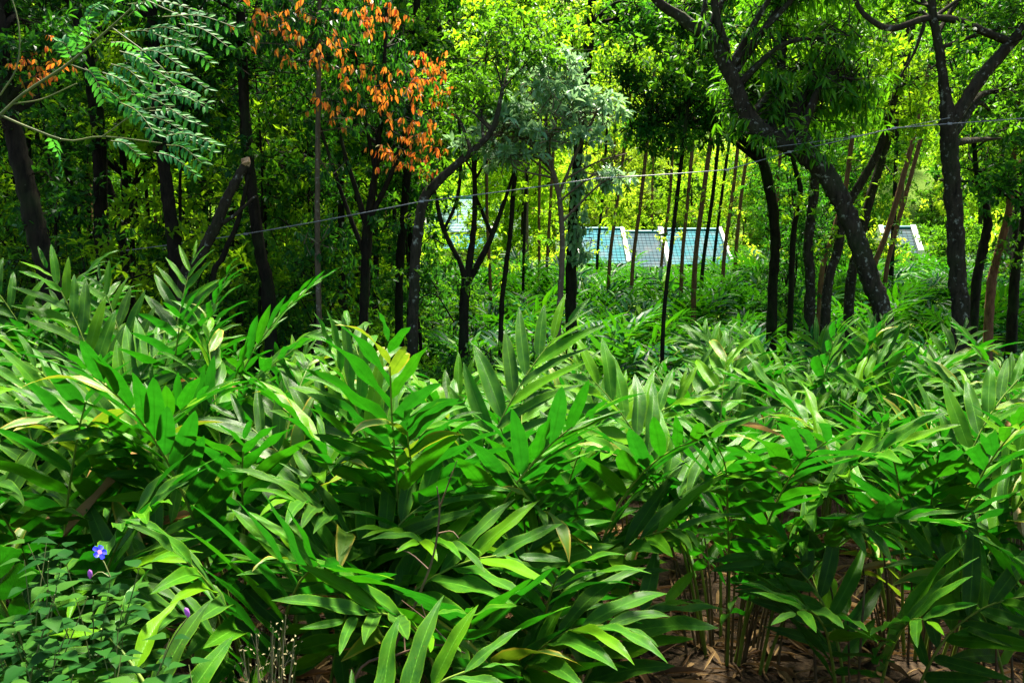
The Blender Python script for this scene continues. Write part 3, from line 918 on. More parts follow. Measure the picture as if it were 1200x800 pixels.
shade = [proto_tree('undergrowth_shrub', 1.5, .03, [(0, 0, .9, .8, .8, .7), (.4, .2, .5, .6, .6, .45)], lf, 'bark_dark', 240, 8, .11, .055, 3, .18) for lf in
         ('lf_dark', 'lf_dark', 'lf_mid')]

HOUSE_X = (640, 880)


def scatter(n, y0, y1, spread, mind, avoid, pts, power=1.0):
    out = []
    tries = 0
    while len(out) < n and tries < n * 60:
        tries += 1
        y = y0 + (y1 - y0) * random.random() ** power
        x = random.uniform(-spread, spread) * y
        if avoid(x, y):
            continue
        if any((x - a) ** 2 + (y - b) ** 2 < mind * mind for a, b in pts):
            continue
        pts.append((x, y)); out.append((x, y))
    return out


def pxof(x, y):
    return 600 + x / y * FPX


def no_houses(x, y):
    p = pxof(x, y)
    if y < 62 and (HOUSE_X[0] - 12 < p < HOUSE_X[1] + 12):
        return True
    if y < 58 and (490 < p < 590):
        return True
    if y < 60 and (1035 < p < 1095):
        return True
    return False


pp = []
for i, (x, y) in enumerate(scatter(62, 30, 100, .68, 2.2, no_houses, pp, 1.3)):
    put(tall[i % 3], 'tall slender sunlit tree with yellow-green crown on the slope behind the houses', 'tree', (x, y, gz(x, y)), random.uniform(0, 6.3), random.uniform(.85, 1.25),
        'tall slender trees behind the houses')
for i, (x, y) in enumerate(scatter(58, 34, 110, .70, 3.2, no_houses, pp, 1.1)):
    put(broad[i % 3], 'broad bushy sunlit tree with wide crown on the slope behind the houses', 'tree', (x, y, gz(x, y)), random.uniform(0, 6.3), random.uniform(.85, 1.4),
        'broad trees behind the houses')


def no_bush(x, y):
    p = pxof(x, y)
    if y < 57 and (HOUSE_X[0] < p < HOUSE_X[1]):
        return True
    if y < 52 and (500 < p < 580):
        return True
    if y < 54 and (1040 < p < 1090):
        return True
    if y < 34 and p > 600:
        return True
    return False


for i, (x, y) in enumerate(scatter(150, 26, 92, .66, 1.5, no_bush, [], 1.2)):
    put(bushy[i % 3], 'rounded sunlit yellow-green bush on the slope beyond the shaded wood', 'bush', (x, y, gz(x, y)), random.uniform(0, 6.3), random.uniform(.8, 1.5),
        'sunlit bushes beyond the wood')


for i in range(34):                        # close the slope just above the teal roofs
    y = random.uniform(64, 84); x = (random.uniform(590, 940) - 600) / FPX * y
    put((bushy + broad)[i % 5], 'sunlit leafy growth on the slope directly above the teal roofs', 'bush', (x, y, gz(x, y)), random.uniform(0, 6.3), random.uniform(.9, 1.5) * (1 if i % 5 < 3 else .7),
        'growth on the slope above the teal roofs')


def no_shrub(x, y):
    return pxof(x, y) > 640


for i, (x, y) in enumerate(scatter(120, 10.8, 26, .64, .75, no_shrub, [], 1.2)):
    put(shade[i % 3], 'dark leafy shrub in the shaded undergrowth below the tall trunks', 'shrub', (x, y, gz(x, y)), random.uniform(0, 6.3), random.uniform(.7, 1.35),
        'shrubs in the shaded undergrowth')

sap = [proto_tree('wood_sapling', 5.2, .035, [(0, 0, 4.2, .9, .9, 1.3), (.2, .1, 2.6, .8, .8, .9), (-.2, 0, 1.5, .6, .6, .5)], lf, 'bark_dark', 330, 8, .12, .055, 3, .2) for lf in ('lf_mid', 'lf_dark', 'lf_bright', 'lf_dark')]


def no_sap(x, y):
    p = pxof(x, y)
    return (p > 600 and y < 20) or p > 1010 and y < 30 or (495 < p < 880)


for i, (x, y) in enumerate(scatter(40, 12.5, 30, .66, .9, no_sap, [], 1.1)):
    put(sap[i % 4], 'slender leafy sapling between the dark trunks of the shaded wood', 'sapling', (x, y, gz(x, y)), random.uniform(0, 6.3), random.uniform(.7, 1.25), 'saplings in the shaded wood')

# more trunks and crowns that close the shaded wood on the far left
wood = [proto_tree('shade_tree', 12, .085, [(0, 0, 8.5, 2.2, 2.2, 2.4), (.8, 0, 5.5, 1.3, 1.3, 1.0)], lf, 'bark_dark', 620, 9, .16, .075, 4, .38) for lf in ('lf_mid', 'lf_bright', 'lf_dark')]


def no_wood(x, y):
    p = pxof(x, y)
    return p > 560 or (490 < p < 590 and y > 14)


for i, (x, y) in enumerate(scatter(46, 16, 36, .72, 1.4, no_wood, [])):
    put(wood[i % 3], 'dark-trunked tree with leafy crown deep in the shaded wood', 'tree', (x, y, gz(x, y)), random.uniform(0, 6.3), random.uniform(.8, 1.15), 'trees deep in the shaded wood')
for i, (x, y) in enumerate([(11, 9), (12, 13), (9.5, 16), (14, 18), (13, 23), (16, 12), (11.5, 27), (17, 30)]):  # side trees, mostly out of view, added to shade the planting
    put(wood[i % 3], 'dark-trunked tree with leafy crown added beside the cardamom planting for shade', 'tree', (x, y, gz(x, y)), i * 1.3, 1.0, 'shade trees added beside the cardamom planting')


# ------------------------------------------------------------------ houses
def slope_sheet(mb, p0, p1, q0, q1, rows, mat, th=0.016):
    """tile courses from eave p0-p1 up to ridge q0-q1, each course a step proud of the one above"""
    p0, p1, q0, q1 = map(lambda a: np.asarray(a, float), (p0, p1, q0, q1))
    n = nrm(np.cross(p1 - p0, q0 - p0))
    if n[2] < 0:
        n = -n
    w = np.linalg.norm(p1 - p0); hh = np.linalg.norm(q0 - p0)
    for i in range(rows):
        a, b = i / rows, (i + 1.12) / rows if i < rows - 1 else 1.0
        A0, A1 = p0 + (q0 - p0) * a, p1 + (q1 - p1) * a
        B0, B1 = p0 + (q0 - p0) * b, p1 + (q1 - p1) * b
        V = np.array([A0 + n * th * 1.6, A1 + n * th * 1.6, B1 + n * th * .5, B0 + n * th * .5, A0, A1, B1, B0])
        uv = [(0, a * hh), (w, a * hh), (w, b * hh), (0, b * hh)] * 2
        mb.add(V, [[0, 1, 2, 3], [4, 5, 1, 0], [5, 6, 2, 1], [7, 4, 0, 3], [6, 7, 3, 2], [5, 4, 7, 6]], mat, uv)


def gable_roof(root, x0, x1, yf, ym, yb, ze, zr, mat, rows):
    mb = MB()
    slope_sheet(mb, (x0, yf, ze), (x1, yf, ze), (x0, ym, zr), (x1, ym, zr), rows, 0)
    slope_sheet(mb, (x1, yb, ze), (x0, yb, ze), (x1, ym, zr), (x0, ym, zr), rows, 0)
    ro = link('roof', mb.mesh('roof', [M[mat]], False), root)
    mb = MB()
    mb.tube([(x0, ym, zr + .03), ((x0 + x1) / 2, ym, zr + .03), (x1, ym, zr + .03)], .11, 8)
    link('ridge_cap', mb.mesh('ridge_cap', [M['ridge']], True), ro)
    return ro


def parapet(root, x0, x1, yf, ym, yb, ze, zr, zb, over):
    """gable wall that follows the roof slope and rises over it"""
    prof = [(yf, zb), (yf, ze + over), (ym, zr + over), (yb, ze + over), (yb, zb)]
    V = [(x0, y, z) for y, z in prof] + [(x1, y, z) for y, z in prof]
    mb = MB()
    mb.add(V[:5] + V[5:], [[i, (i + 1) % 5, 5 + (i + 1) % 5, 5 + i] for i in range(5)])
    mb.add(V, [[0, 4, 3, 2, 1]]); mb.add(V, [[5, 6, 7, 8, 9]])
    link('gable_wall', mb.mesh('gable_wall', [M['white_wall']], False), root)


def wall_with_openings(root, x0, x1, y, z0, z1, wins, th=.2):
    """front wall built from boxes around window openings (xa,xb,za,zb)"""
    mb = MB()
    xs = x0
    for xa, xb, za, zb in wins:
        mb.box(xs, xa, y, y + th, z0, z1)
        if za > z0:
            mb.box(xa, xb, y + .002, y + th - .002, z0, za)
        mb.box(xa, xb, y + .002, y + th - .002, zb, z1)
        xs = xb
    mb.box(xs, x1, y, y + th, z0, z1)
    link('wall', mb.mesh('wall', [M['white_wall']], False), root)
    for xa, xb, za, zb in wins:
        mb = MB()
        for b in ((xa, xa + .06, za, zb), (xb - .06, xb, za, zb), (xa + .06, xb - .06, zb - .06, zb), (xa + .06, xb - .06, za, za + .06), ((xa + xb) / 2 - .03, (xa + xb) / 2 + .03, za + .06, zb - .06)):
            mb.box(b[0], b[1], y + .06, y + .12, b[2], b[3])
        w = link('window', mb.mesh('window', [M['twig_brown']], False), root)
        mb = MB(); mb.box(xa + .06, xb - .06, y + .08, y + .095, za + .06, zb - .06)
        link('pane', mb.mesh('pane', [M['glass']], False), w)


m, nt, out = new_mat('window_glass')
bs = N(nt, 'ShaderNodeBsdfPrincipled')
bs.inputs['Base Color'].default_value = (0.02, 0.03, 0.035, 1)
bs.inputs['Roughness'].default_value = 0.08
nt.links.new(bs.outputs[0], out.inputs[0])
M['glass'] = m


def row_house():
    c = at(770, 300, 54)
    gx, gy = c[0], 54.0
    g0 = gz(gx, gy)
    root = thing('row_house', 'long low house with teal tiled roofs divided by white gable walls behind the slender trunks', 'house', (gx, gy, g0))
    k = 54 / FPX
    X = lambda px: (px - 770) * k
    ze, zr = at(0, 309, 54)[2] - g0, at(0, 269, 57.2)[2] - g0
    yf, ym, yb = -.6, 2.8, 6.2
    for a, b, mt, dz in ((680, 733, 'roof_teal', 0), (738.4, 779, 'roof_grey', -.2), (785.4, 853, 'roof_teal', -.05)):
        gable_roof(root, X(a), X(b), yf + .05, ym, yb, ze + dz, zr + dz, mt, 12)
    for a, b in ((670, 679.6), (733.4, 738), (779.4, 785), (853.4, 857)):
        parapet(root, X(a), X(b), yf - .1, ym, yb + .1, ze, zr, -.3, .17)
    for a, b in ((680, 733), (738.4, 779), (785.4, 853)):
        wall_with_openings(root, X(a), X(b), 0.0, -.3, ze - .35, [((X(a) + X(b)) / 2 - .6, (X(a) + X(b)) / 2 + .6, .9, 1.7)])
    mb = MB(); mb.box(X(656), X(667.6), 1.0, 4.5, -.3, zr - .9); link('side_wall', mb.mesh('side_wall', [M['white_wall']], False), root)
    mb = MB(); mb.box(X(655), X(668.4), .8, 4.7, zr - .895, zr - .75); link('flat_roof', mb.mesh('flat_roof', [M['white_wall']], False), root)


def pale_house():
    c = at(545, 300, 50)
    g0 = gz(c[0], 50)
    root = thing('pale_roofed_house', 'white house with large pale teal roof and lower veranda roof among the trees', 'house', (c[0], 50, g0), R(-22))
    k = 50 / FPX
    zt, zm, zl = at(0, 232, 53)[2] - g0, at(0, 272, 50)[2] - g0, at(0, 292, 49)[2] - g0
    gable_roof(root, -2.6, 1.5, -.3, 2.9, 6.1, zm, zt, 'roof_pale', 12)
    parapet(root, 1.51, 1.75, -.35, 2.9, 6.1, zm, zt, -.3, .15)
    parapet(root, -2.85, -2.61, -.35, 2.9, 6.1, zm, zt, -.3, .15)
    mb = MB(); slope_sheet(mb, (-2.9, -2.1, zl), (2.2, -2.1, zl), (-2.9, -.25, zm - .12), (2.2, -.25, zm - .12), 7, 0)
    link('veranda_roof', mb.mesh('veranda_roof', [M['roof_teal']], False), root)
    wall_with_openings(root, -2.6, 1.5, .15, -.3, zm - .02, [(-2.0, -1.1, .9, 2.1), (.1, 1.0, .9, 2.1)])
    for x in (-2.7, -.3, 2.0):
        mb = MB(); mb.box(x - .1, x + .1, -1.95, -1.75, -.3, zl + .02); link('veranda_post', mb.mesh('veranda_post', [M['white_wall']], False), root)
    mb = MB(); mb.box(.3, 1.4, 2.2, 3.4, zt - .6, zt + 1.0); mb.box(.2, 1.5, 2.1, 3.5, zt + 1.0, zt + 1.12)
    link('water_tank_tower', mb.mesh('water_tank_tower', [M['white_wall']], False), root)


def grey_house():
    c = at(1062, 300, 52)
    g0 = gz(c[0], 52)
    root = thing('grey_roofed_house', 'small house with grey-teal tiled roof and white gable seen past the slanting pinkish trunks', 'house', (c[0], 52, g0), R(-10))
    zr, ze = at(0, 267, 53)[2] - g0, at(0, 297, 52)[2] - g0
    gable_roof(root, -1.0, .55, -.3, 1.6, 3.5, ze, zr, 'roof_grey', 9)
    parapet(root, .56, .85, -.4, 1.6, 3.6, ze, zr, -.3, .2)
    parapet(root, -1.25, -1.01, -.4, 1.6, 3.6, ze, zr, -.3, .2)
    wall_with_openings(root, -1.0, .55, .1, -.3, ze - .1, [(-.6, .2, .8, 1.5)])
    mb = MB(); mb.box(.86, 1.6, .4, 2.8, -.3, ze + .35); mb.box(.85, 1.7, .3, 2.9, ze + .352, ze + .45)
    link('annex', mb.mesh('annex', [M['white_wall']], False), root)


row_house(); pale_house(); grey_house()


# ------------------------------------------------------------------ cardamom
def leaf_blade(width, droop, fold, wave, twist, seed, nseg=12, curl=0.0):
    """unit-length leaf along +x, upper face +z"""
    g = np.random.default_rng(seed)
    s = np.linspace(0, 1, nseg)
    th = -droop * s ** 1.4
    dx = np.cos(th); dz = np.sin(th)
    x = np.concatenate([[0], np.cumsum((dx[1:] + dx[:-1]) / 2 / (nseg - 1))])
    z = np.concatenate([[0], np.cumsum((dz[1:] + dz[:-1]) / 2 / (nseg - 1))])
    w = np.clip((s / .05), 0, 1) ** .5 * s ** .42 * (1 - s) ** .78
    w = w / w.max()
    w = width * .5 * np.maximum(w, 0.02)
    w[0] = width * .06; w[-1] = 0.0015
    cols = np.array([-1, -.5, 0, .5, 1.0])
    f = g.uniform(9, 15); ph = g.uniform(0, 6, 2)
    V, UV = [], []
    side = g.uniform(-.08, .08)
    for i in range(nseg):
        tw = twist * s[i]
        up = np.array([-math.sin(th[i]), 0, math.cos(th[i])])
        sd_ = np.array([0, 1.0, 0])
        s2 = sd_ * math.cos(tw) + up * math.sin(tw)
        u2 = up * math.cos(tw) - sd_ * math.sin(tw)
        for c in cols:
            wv = wave * w[i] * (c * c) * math.sin(f * s[i] + ph[0 if c < 0 else 1])
            zz = fold * abs(c) * w[i] - curl * c * c * w[i] + wv
            p = np.array([x[i], side * s[i] ** 2, z[i]]) + s2 * (c * w[i]) + u2 * zz
            V.append(p); UV.append((s[i], c * .5 + .5))
    F = []
    for i in range(nseg - 1):
        for j in range(4):
            F.append([i * 5 + j, (i + 1) * 5 + j, (i + 1) * 5 + j + 1, i * 5 + j + 1])
    return np.array(V), F, UV


LEAVES = {'card': [], 'card_yellow': [], 'card_dry': []}
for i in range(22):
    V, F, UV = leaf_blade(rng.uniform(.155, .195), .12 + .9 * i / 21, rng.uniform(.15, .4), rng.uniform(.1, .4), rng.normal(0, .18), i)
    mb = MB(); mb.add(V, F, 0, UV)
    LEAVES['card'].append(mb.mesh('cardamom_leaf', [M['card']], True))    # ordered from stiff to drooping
for i in range(6):
    V, F, UV = leaf_blade(rng.uniform(.15, .19), rng.uniform(.5, 1.3), rng.uniform(.1, .5), rng.uniform(.1, .4), rng.normal(0, .4), 50 + i)
    mb = MB(); mb.add(V, F, 0, UV)
    LEAVES['card_yellow'].append(mb.mesh('cardamom_leaf_yellowing', [M['card_yellow']], True))
for i in range(6):
    V, F, UV = leaf_blade(rng.uniform(.08, .13), rng.uniform(.6, 2.0), rng.uniform(.3, .9), rng.uniform(.3, .7), rng.normal(0, 1.4), 80 + i, curl=-.4)
    mb = MB(); mb.add(V, F, 0, UV)
    LEAVES['card_dry'].append(mb.mesh('cardamom_leaf_dry', [M['card_dry']], True))


def shoot_curve(phi, t0, t1, length, base, n=16, wob=0.05):
    s = np.linspace(0, 1, n)
    tilt = t0 + (t1 - t0) * s ** 2.0
    ph = phi + np.cumsum(rng.normal(0, wob, n))
    d3 = np.stack([np.sin(tilt) * np.cos(ph), np.sin(tilt) * np.sin(ph), np.cos(tilt)], -1)
    P = np.vstack([[0, 0, 0], np.cumsum((d3[1:] + d3[:-1]) / 2 * length / (n - 1), axis=0)]) + base
    return s, P, nrm(d3)


LIGHT_SIDE = nrm(np.array([0.12, -0.62, 0.78]))      # the open, bright side of the planting


def leaf_frames(s, P, T, phi, length, leaf_len, start, spacing, face=0.5):
    """two-ranked leaves along a shoot, spread like a feather whose upper face turns to the light"""
    out = []
    nleaf = int((1 - start) * length / spacing)
    roll = rng.normal(0, R(20))
    L0 = np.array([-math.sin(phi), math.cos(phi), 0])
    asym = rng.normal(0, R(5))
    for i in range(nleaf + 1):
        u = start + (1 - start) * (i / max(1, nleaf))
        p = np.array([np.interp(u, s, P[:, k]) for k in range(3)])
        t = nrm(np.array([np.interp(u, s, T[:, k]) for k in range(3)]))
        lat0 = nrm(L0 - t * L0.dot(t))
        b0 = np.cross(t, lat0)
        b1 = LIGHT_SIDE - t * LIGHT_SIDE.dot(t)
        bn = nrm(b0 * (1 - face) + b1 * face)
        bn = nrm(bn - t * bn.dot(t))
        lat = np.cross(bn, t)
        r = roll + rng.normal(0, R(5))
        lat, bn = lat * math.cos(r) + bn * math.sin(r), bn * math.cos(r) - lat * math.sin(r)
        side = 1 if i % 2 else -1
        rel = (u - start) / (1 - start)
        ang = R(58) - R(34) * rel ** 1.5 + rng.normal(0, R(3)) + asym * side
        if i == nleaf:
            ang = R(5)
        D = nrm(t * math.cos(ang) + lat * side * math.sin(ang) + bn * rng.normal(.10, .04))
        tp = nrm(t - D * t.dot(D) + 1e-6)
        Nn = bn * .8 + tp * .32 + rng.normal(0, .06, 3)
        Nn = nrm(Nn - D * Nn.dot(D))
        W = np.cross(Nn, D)
        ll = leaf_len * (0.62 + 0.75 * math.sin(math.pi * min(1, rel * .80 + .17))) * .78 * rng.uniform(.88, 1.1)
        if rel > .93:
            ll *= .72
        out.append((p, D, W, Nn, ll, rel))
    return out


def cane_tube(mb, P, r0, r1, sides=6, mat=0):
    mb.tube(P, np.linspace(r0, r1, len(P)), sides, mat)


def cardamom_clump(x, y, label, group=None, nshoot=9, height=2.35, toward=0.35, yellow=.015, dry=.02, leaf_len=.55, shoots=None, canes=7, spacing=.062, lean=(32, 84)):
    base = np.array([x, y, gz(x, y)])
    root = thing('cardamom_plant', label, 'cardamom plant', base, 0, group)
    total = 0
    specs = list(shoots) if shoots else []
    while len(specs) < nshoot:
        k = len(specs)
        phi = 2 * math.pi * (k + random.uniform(-.35, .35)) / nshoot
        # shoots bend towards the open side where the camera stands
        phi = phi + toward * math.sin(-math.pi / 2 - phi)
        specs.append((phi, R(random.uniform(3, 14)), R(random.uniform(*lean)), height * random.uniform(.82, 1.1)))
    for phi, t0, t1, length in specs:
        b = np.array([math.cos(phi), math.sin(phi), 0]) * random.uniform(.05, .30)
        b[2] = gz(x + b[0], y + b[1]) - base[2] - .05
        s, P, T = shoot_curve(phi, t0, t1, length, b)
        mb = MB(); cane_tube(mb, P[:-1], .012, .004)
        sh = link('shoot', mb.mesh('shoot', [M['cane']], True), root)
        kl = random.randrange(0, 18)
        for (p, D, W, Nn, ll, rel) in leaf_frames(s, P, T, phi, length, leaf_len, random.uniform(.22, .38), spacing * random.uniform(.9, 1.15)):
            if total >= 295:
                break
            total += 1
            q = random.random()
            kind = 'card'
            if q < dry and rel < .6:
                kind = 'card_dry'
                D = nrm(D + np.array([0, 0, -.8])); W = nrm(np.cross(Nn, D)); Nn = np.cross(D, W)
            elif q < dry + yellow:
                kind = 'card_yellow'
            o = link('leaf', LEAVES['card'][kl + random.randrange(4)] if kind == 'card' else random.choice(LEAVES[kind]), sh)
            mtx = np.eye(4)
            mtx[:3, 0] = D * ll; mtx[:3, 1] = W * ll * random.uniform(.85, 1.1); mtx[:3, 2] = Nn * ll; mtx[:3, 3] = p
            o.matrix_basis = Matrix(mtx.tolist())
    for k in range(canes):
        phi = random.uniform(0, 6.28)
        b = np.array([math.cos(phi), math.sin(phi), 0]) * random.uniform(.02, .34); b[2] = -.08
        s, P, T = shoot_curve(phi, R(random.uniform(2, 12)), R(random.uniform(8, 30)), random.uniform(.5, 1.1), b, n=8)
        mb = MB(); cane_tube(mb, P, .011, .005, 5)
        link('old_cane', mb.mesh('old_cane', [M['cane_brown']], True), root)
    return root


FRONT = 'cardamom plants of the front planting'
SAME = 'lush arching cardamom plant in the close front planting of broad glossy leaves'
# front plants that stand out
cardamom_clump(-.55, 5.0, 'cardamom plant with a tall feathered shoot of reddish-tipped leaves beside the bare brown twig', None, 10, 2.3, yellow=.02,
               shoots=[(R(10), R(8), R(50), 2.45), (R(-70), R(18), R(80), 1.8), (R(-110), R(14), R(75), 2.0)])
cardamom_clump(-1.55, 5.1, 'cardamom plant with dry brown leaves caught in it above the blue-flowered weed', None, 10, 2.15, dry=.10, yellow=.02)
cardamom_clump(-2.65, 5.0, 'big dark-leaved cardamom plant directly behind the blue-flowered weed patch', None, 9, 2.1, leaf_len=.55)
cardamom_clump(.28, 5.45, 'cardamom plant fanning out leaves over the bare patch of earth', None, 9, 2.0, toward=.3,
               shoots=[(R(-20), R(14), R(74), 2.0), (R(-55), R(16), R(86), 1.7)])
cardamom_clump(1.45, 5.75, 'cardamom plant with a dense foot of bare canes and one leafy spray drooping in front', None, 9, 2.1, toward=.3, canes=24,
               shoots=[(R(-75), R(16), R(92), 1.75), (R(-50), R(16), R(88), 1.8)])
cardamom_clump(2.75, 5.9, 'cardamom plant with yellowing brown-tipped leaves and a shaded foot of canes', None, 9, 2.1, toward=.3, canes=22, yellow=.07, dry=.03)
cardamom_clump(2.05, 5.0, 'low cardamom spray drooping over the bare canes and litter', None, 5, 1.35, toward=.3, yellow=.02, dry=0, canes=4, lean=(60, 100))
cardamom_clump(.1, 4.55, 'low cardamom plant hanging its leaves at the edge of the bare earth patch', None, 6, 1.35, toward=.3, yellow=.012, dry=0, canes=0, lean=(55, 98))
cardamom_clump(3.1, 5.15, 'low cardamom plant beside the shaded canes of the yellowing one', None, 5, 1.3, toward=.3, yellow=.02, dry=0, canes=8, lean=(50, 95))
cardamom_clump(-.82, 2.62, 'low bright cardamom plant with wavy-edged leaves among the blue-flowered weeds', None, 3, .8, toward=.2, yellow=.05, dry=0, leaf_len=.36, canes=0, spacing=.055,
               shoots=[(R(165), R(20), R(88), .95), (R(-80), R(14), R(96), .85), (R(-140), R(20), R(90), .75), (R(10), R(18), R(80), .85)])
for x, y, lb in [(-1.15, 4.15, 'cardamom plant with long leaves hanging low just behind the straw-coloured seed head'),
                 (-.25, 4.2, 'low spreading cardamom plant at the foot of the bare reddish-brown twig'),
                 (-2.15, 4.2, 'cardamom plant with dark drooping leaves close behind the low green weeds')]:
    cardamom_clump(x, y, lb, None, 7, 1.55, toward=.5, yellow=.02, dry=.03, canes=0, lean=(50, 98))
spots = []
for yy, xs, in ((6.15, np.arange(-3.7, 4.6, 1.28)), (7.2, np.arange(-4.5, 4.9, 1.28)), (8.2, np.arange(-5.0, 5.6, 1.25)), (9.3, np.arange(-.6, 6.4, 1.25))):
    for x in xs:
        spots.append((x + random.uniform(-.22, .22), yy + random.uniform(-.25, .25)))
MARKS = [(-.55, 5.0, 'behind the plant with the reddish-tipped feathered shoot'), (-1.55, 5.1, 'behind the plant holding dry brown leaves'), (-2.65, 5.0, 'behind the big dark-leaved plant by the weeds'),
         (.28, 5.45, 'behind the plant that fans over the bare earth'), (1.45, 5.75, 'behind the plant with the dense foot of canes'), (2.75, 5.9, 'behind the yellowing brown-tipped plant'),
         (-5.2, 10, 'before the thick outward-leaning dark tree'), (-4.1, 11.2, 'before the broken leaning trunk'), (-2.6, 11.5, 'before the pale straight slender trunk'),
         (-1.3, 11, 'before the grey tree with the arching limb'), (.6, 12, 'before the grey-green sapling'), (4.9, 12, 'before the curved leaning tree'), (6.0, 11.6, 'before the forked tree'), (2.6, 15, 'before the slender pole trees')]
for x, y in spots:
    mk = min(MARKS, key=lambda m: math.hypot(m[0] - x, m[1] - y))
    SAME = 'arching front cardamom plant ' + mk[2]
    if min(abs(x - 1.45) + abs(y - 5.75), abs(x - 2.75) + abs(y - 5.9), abs(x - .28) + abs(y - 5.45)) < .75:
        continue
    h = 2.55 if x < -2.5 else (2.3 if x > 1.6 and y > 7.4 else (1.75 if y > 6.8 else 1.95))
    back = y > 8.4
    cardamom_clump(x, y, SAME, FRONT, random.choice((6, 7, 7)), h * random.uniform(.88, 1.08), toward=.22, canes=3 if back else 6, yellow=.006, spacing=.076 if back else .07, lean=(30, 84), dry=.006, leaf_len=random.uniform(.48, .62))


# far cardamom: same plant, leaves joined
def far_clump_proto():
    mbf, mbc = MB(), MB()
    for k in range(11):
        phi = 2 * math.pi * (k + random.uniform(-.3, .3)) / 11
        length = 2.2 * random.uniform(.8, 1.1)
        b = np.array([math.cos(phi), math.sin(phi), 0]) * random.uniform(.05, .3); b[2] = -.1
        s, P, T = shoot_curve(phi, R(random.uniform(4, 14)), R(random.uniform(50, 100)), length, b, n=9)
        cane_tube(mbc, P[:-1], .012, .004, 4)
        fr = leaf_frames(s, P, T, phi, length, .56, .28, .088)
        A = np.array([f[0] for f in fr]); D = np.array([f[1] for f in fr]); Nn = np.array([f[3] for f in fr]); L = np.array([f[4] for f in fr])
        leaf_cloud(mbf, A, D, Nn, L, L * .19, .28, .2, 0)
    return [('canes', mbc.mesh('canes', [M['cane']], True)), ('foliage', mbf.mesh('foliage', [M['card_far']], False))]


fprot = [('cardamom_plant', far_clump_proto()) for _ in range(6)]


def no_far(x, y):
    p = pxof(x, y)
    return p < 520 or (p < 640 and y < 14)


for i, (x, y) in enumerate(scatter(150, 10.6, 36, .66, 1.15, no_far, [], 1.1)):
    put(fprot[i % 6], 'cardamom plant in the far planting between the slender trunks and the houses', 'cardamom plant', (x, y, gz(x, y)), random.uniform(0, 6.3), random.uniform(.85, 1.15),
        'cardamom plants of the far planting')


# ------------------------------------------------------------------ feathery branch overhead at the left
def feathery_branch():
    d0 = 7.6
    bx = at(-70, 300, d0)
    base = np.array([bx[0], bx[1], gz(bx[0], bx[1])])
    root = thing('feathery_tree', 'young tree whose pale arching branch carries feathery compound leaves', 'tree', base)
    mb = MB()
    tp = np.vstack([base - [0, 0, .1], at(-66, 260, d0), at(-45, 185, d0), at(0, 135, d0)])
    mb.tube(spline(tp, 14), np.linspace(.05, .026, 14), 8, 0, .05, 2)
    link('trunk', mb.mesh('trunk', [M['bark_pale']], True, base), root)
    br = [[(0, 135, 2.6), (30, 108, 2.4), (80, 75, 2.2), (130, 32, 1.6), (170, -5, 1.2)], [(0, 135, 2.2), (35, 150, 2.0), (80, 165, 1.8), (120, 160, 1.3), (190, 168, 1)],
          [(80, 75, 1.2), (115, 88, 1), (155, 108, .7)], [(15, 122, 1.4), (50, 116, 1.2), (90, 98, 1)], [(0, 112, 1.4), (20, 78, 1.2), (22, 30, 1.0), (8, -20, .8)],
          [(130, 32, 1.4), (180, 70, 1.2), (215, 110, 1)], [(170, 0, 1.2), (215, 20, 1), (245, 30, .8)], [(120, 160, 1), (165, 130, 1), (205, 125, .8)]]
    tips = []
    for rows in br:
        q = spline(px_rows(rows, d0), 14)
        mb = MB(); mb.tube(q[:, :3], np.maximum(q[:, 3], .003), 6)
        link('branch', mb.mesh('branch', [M['stem_green']], True, base), root)
        tips.append(q[:, :3])
    # compound leaves: rachis with paired leaflets, each leaf one part
    fr = [(150, 5, 225, 10), (190, 20, 268, 28), (200, 0, 255, -8), (210, 28, 262, 50), (195, 45, 240, 68), (190, 85, 238, 100), (160, 95, 232, 120), (165, 115, 235, 118), (150, 110, 212, 135),
          (175, 130, 228, 142), (150, 135, 210, 150), (170, 150, 240, 172), (195, 170, 232, 186), (190, 160, 245, 165), (180, 178, 224, 200), (120, 30, 135, 12), (105, 55, 100, 22), (85, 70, 70, 48),
          (90, 65, 90, 42), (130, 50, 165, 62), (140, 40, 190, 42), (140, 60, 180, 85), (130, 75, 170, 100), (160, 60, 205, 72), (120, 85, 160, 112), (150, 20, 200, -15), (130, 10, 160, -20),
          (170, 35, 215, 40), (150, 70, 200, 95), (100, 80, 120, 110), (110, 100, 150, 128), (140, 120, 178, 150), (60, 160, 72, 195), (130, 165, 160, 180), (100, 30, 115, 5), (175, 60, 225, 60), (185, 110, 225, 108)]
    for (x0, y0, x1, y1) in fr:
        dd = d0 + rng.normal(0, .28)
        a, b = at(x0, y0, dd), at(x1, y1, dd + rng.normal(0, .15))
        b = a + (b - a) * 1.1
        mid = (a + b) / 2 + np.array([0, 0, .04])
        q = spline(np.array([a, mid, b - [0, 0, .02]]), 9)
        mb = MB(); mb.tube(q, np.linspace(.004, .0015, 9), 4, 1)
        T = nrm(np.gradient(q, axis=0))
        side = nrm(np.cross(T, np.array([0, -.75, .65]) + rng.normal(0, .15, 3)))
        idx = np.repeat(np.arange(1, 9), 2)
        sg = np.tile([1, -1], 8)[:, None]
        D = side[idx] * sg + T[idx] * .55 + np.array([0, 0, -.28]) + rng.normal(0, .1, (16, 3))
        Nn = np.cross(T[idx], side[idx]); Nn = Nn * np.sign(Nn[:, 2:3] + 1e-6) + rng.normal(0, .2, (16, 3))
        leaf_cloud(mb, q[idx], D, Nn, rng.uniform(.075, .10, 16), rng.uniform(.03, .038, 16), .2, .15, 0)
        link('compound_leaf', mb.mesh('compound_leaf', [M['lf_teal'], M['stem_green']], False, base), root)


feathery_branch()


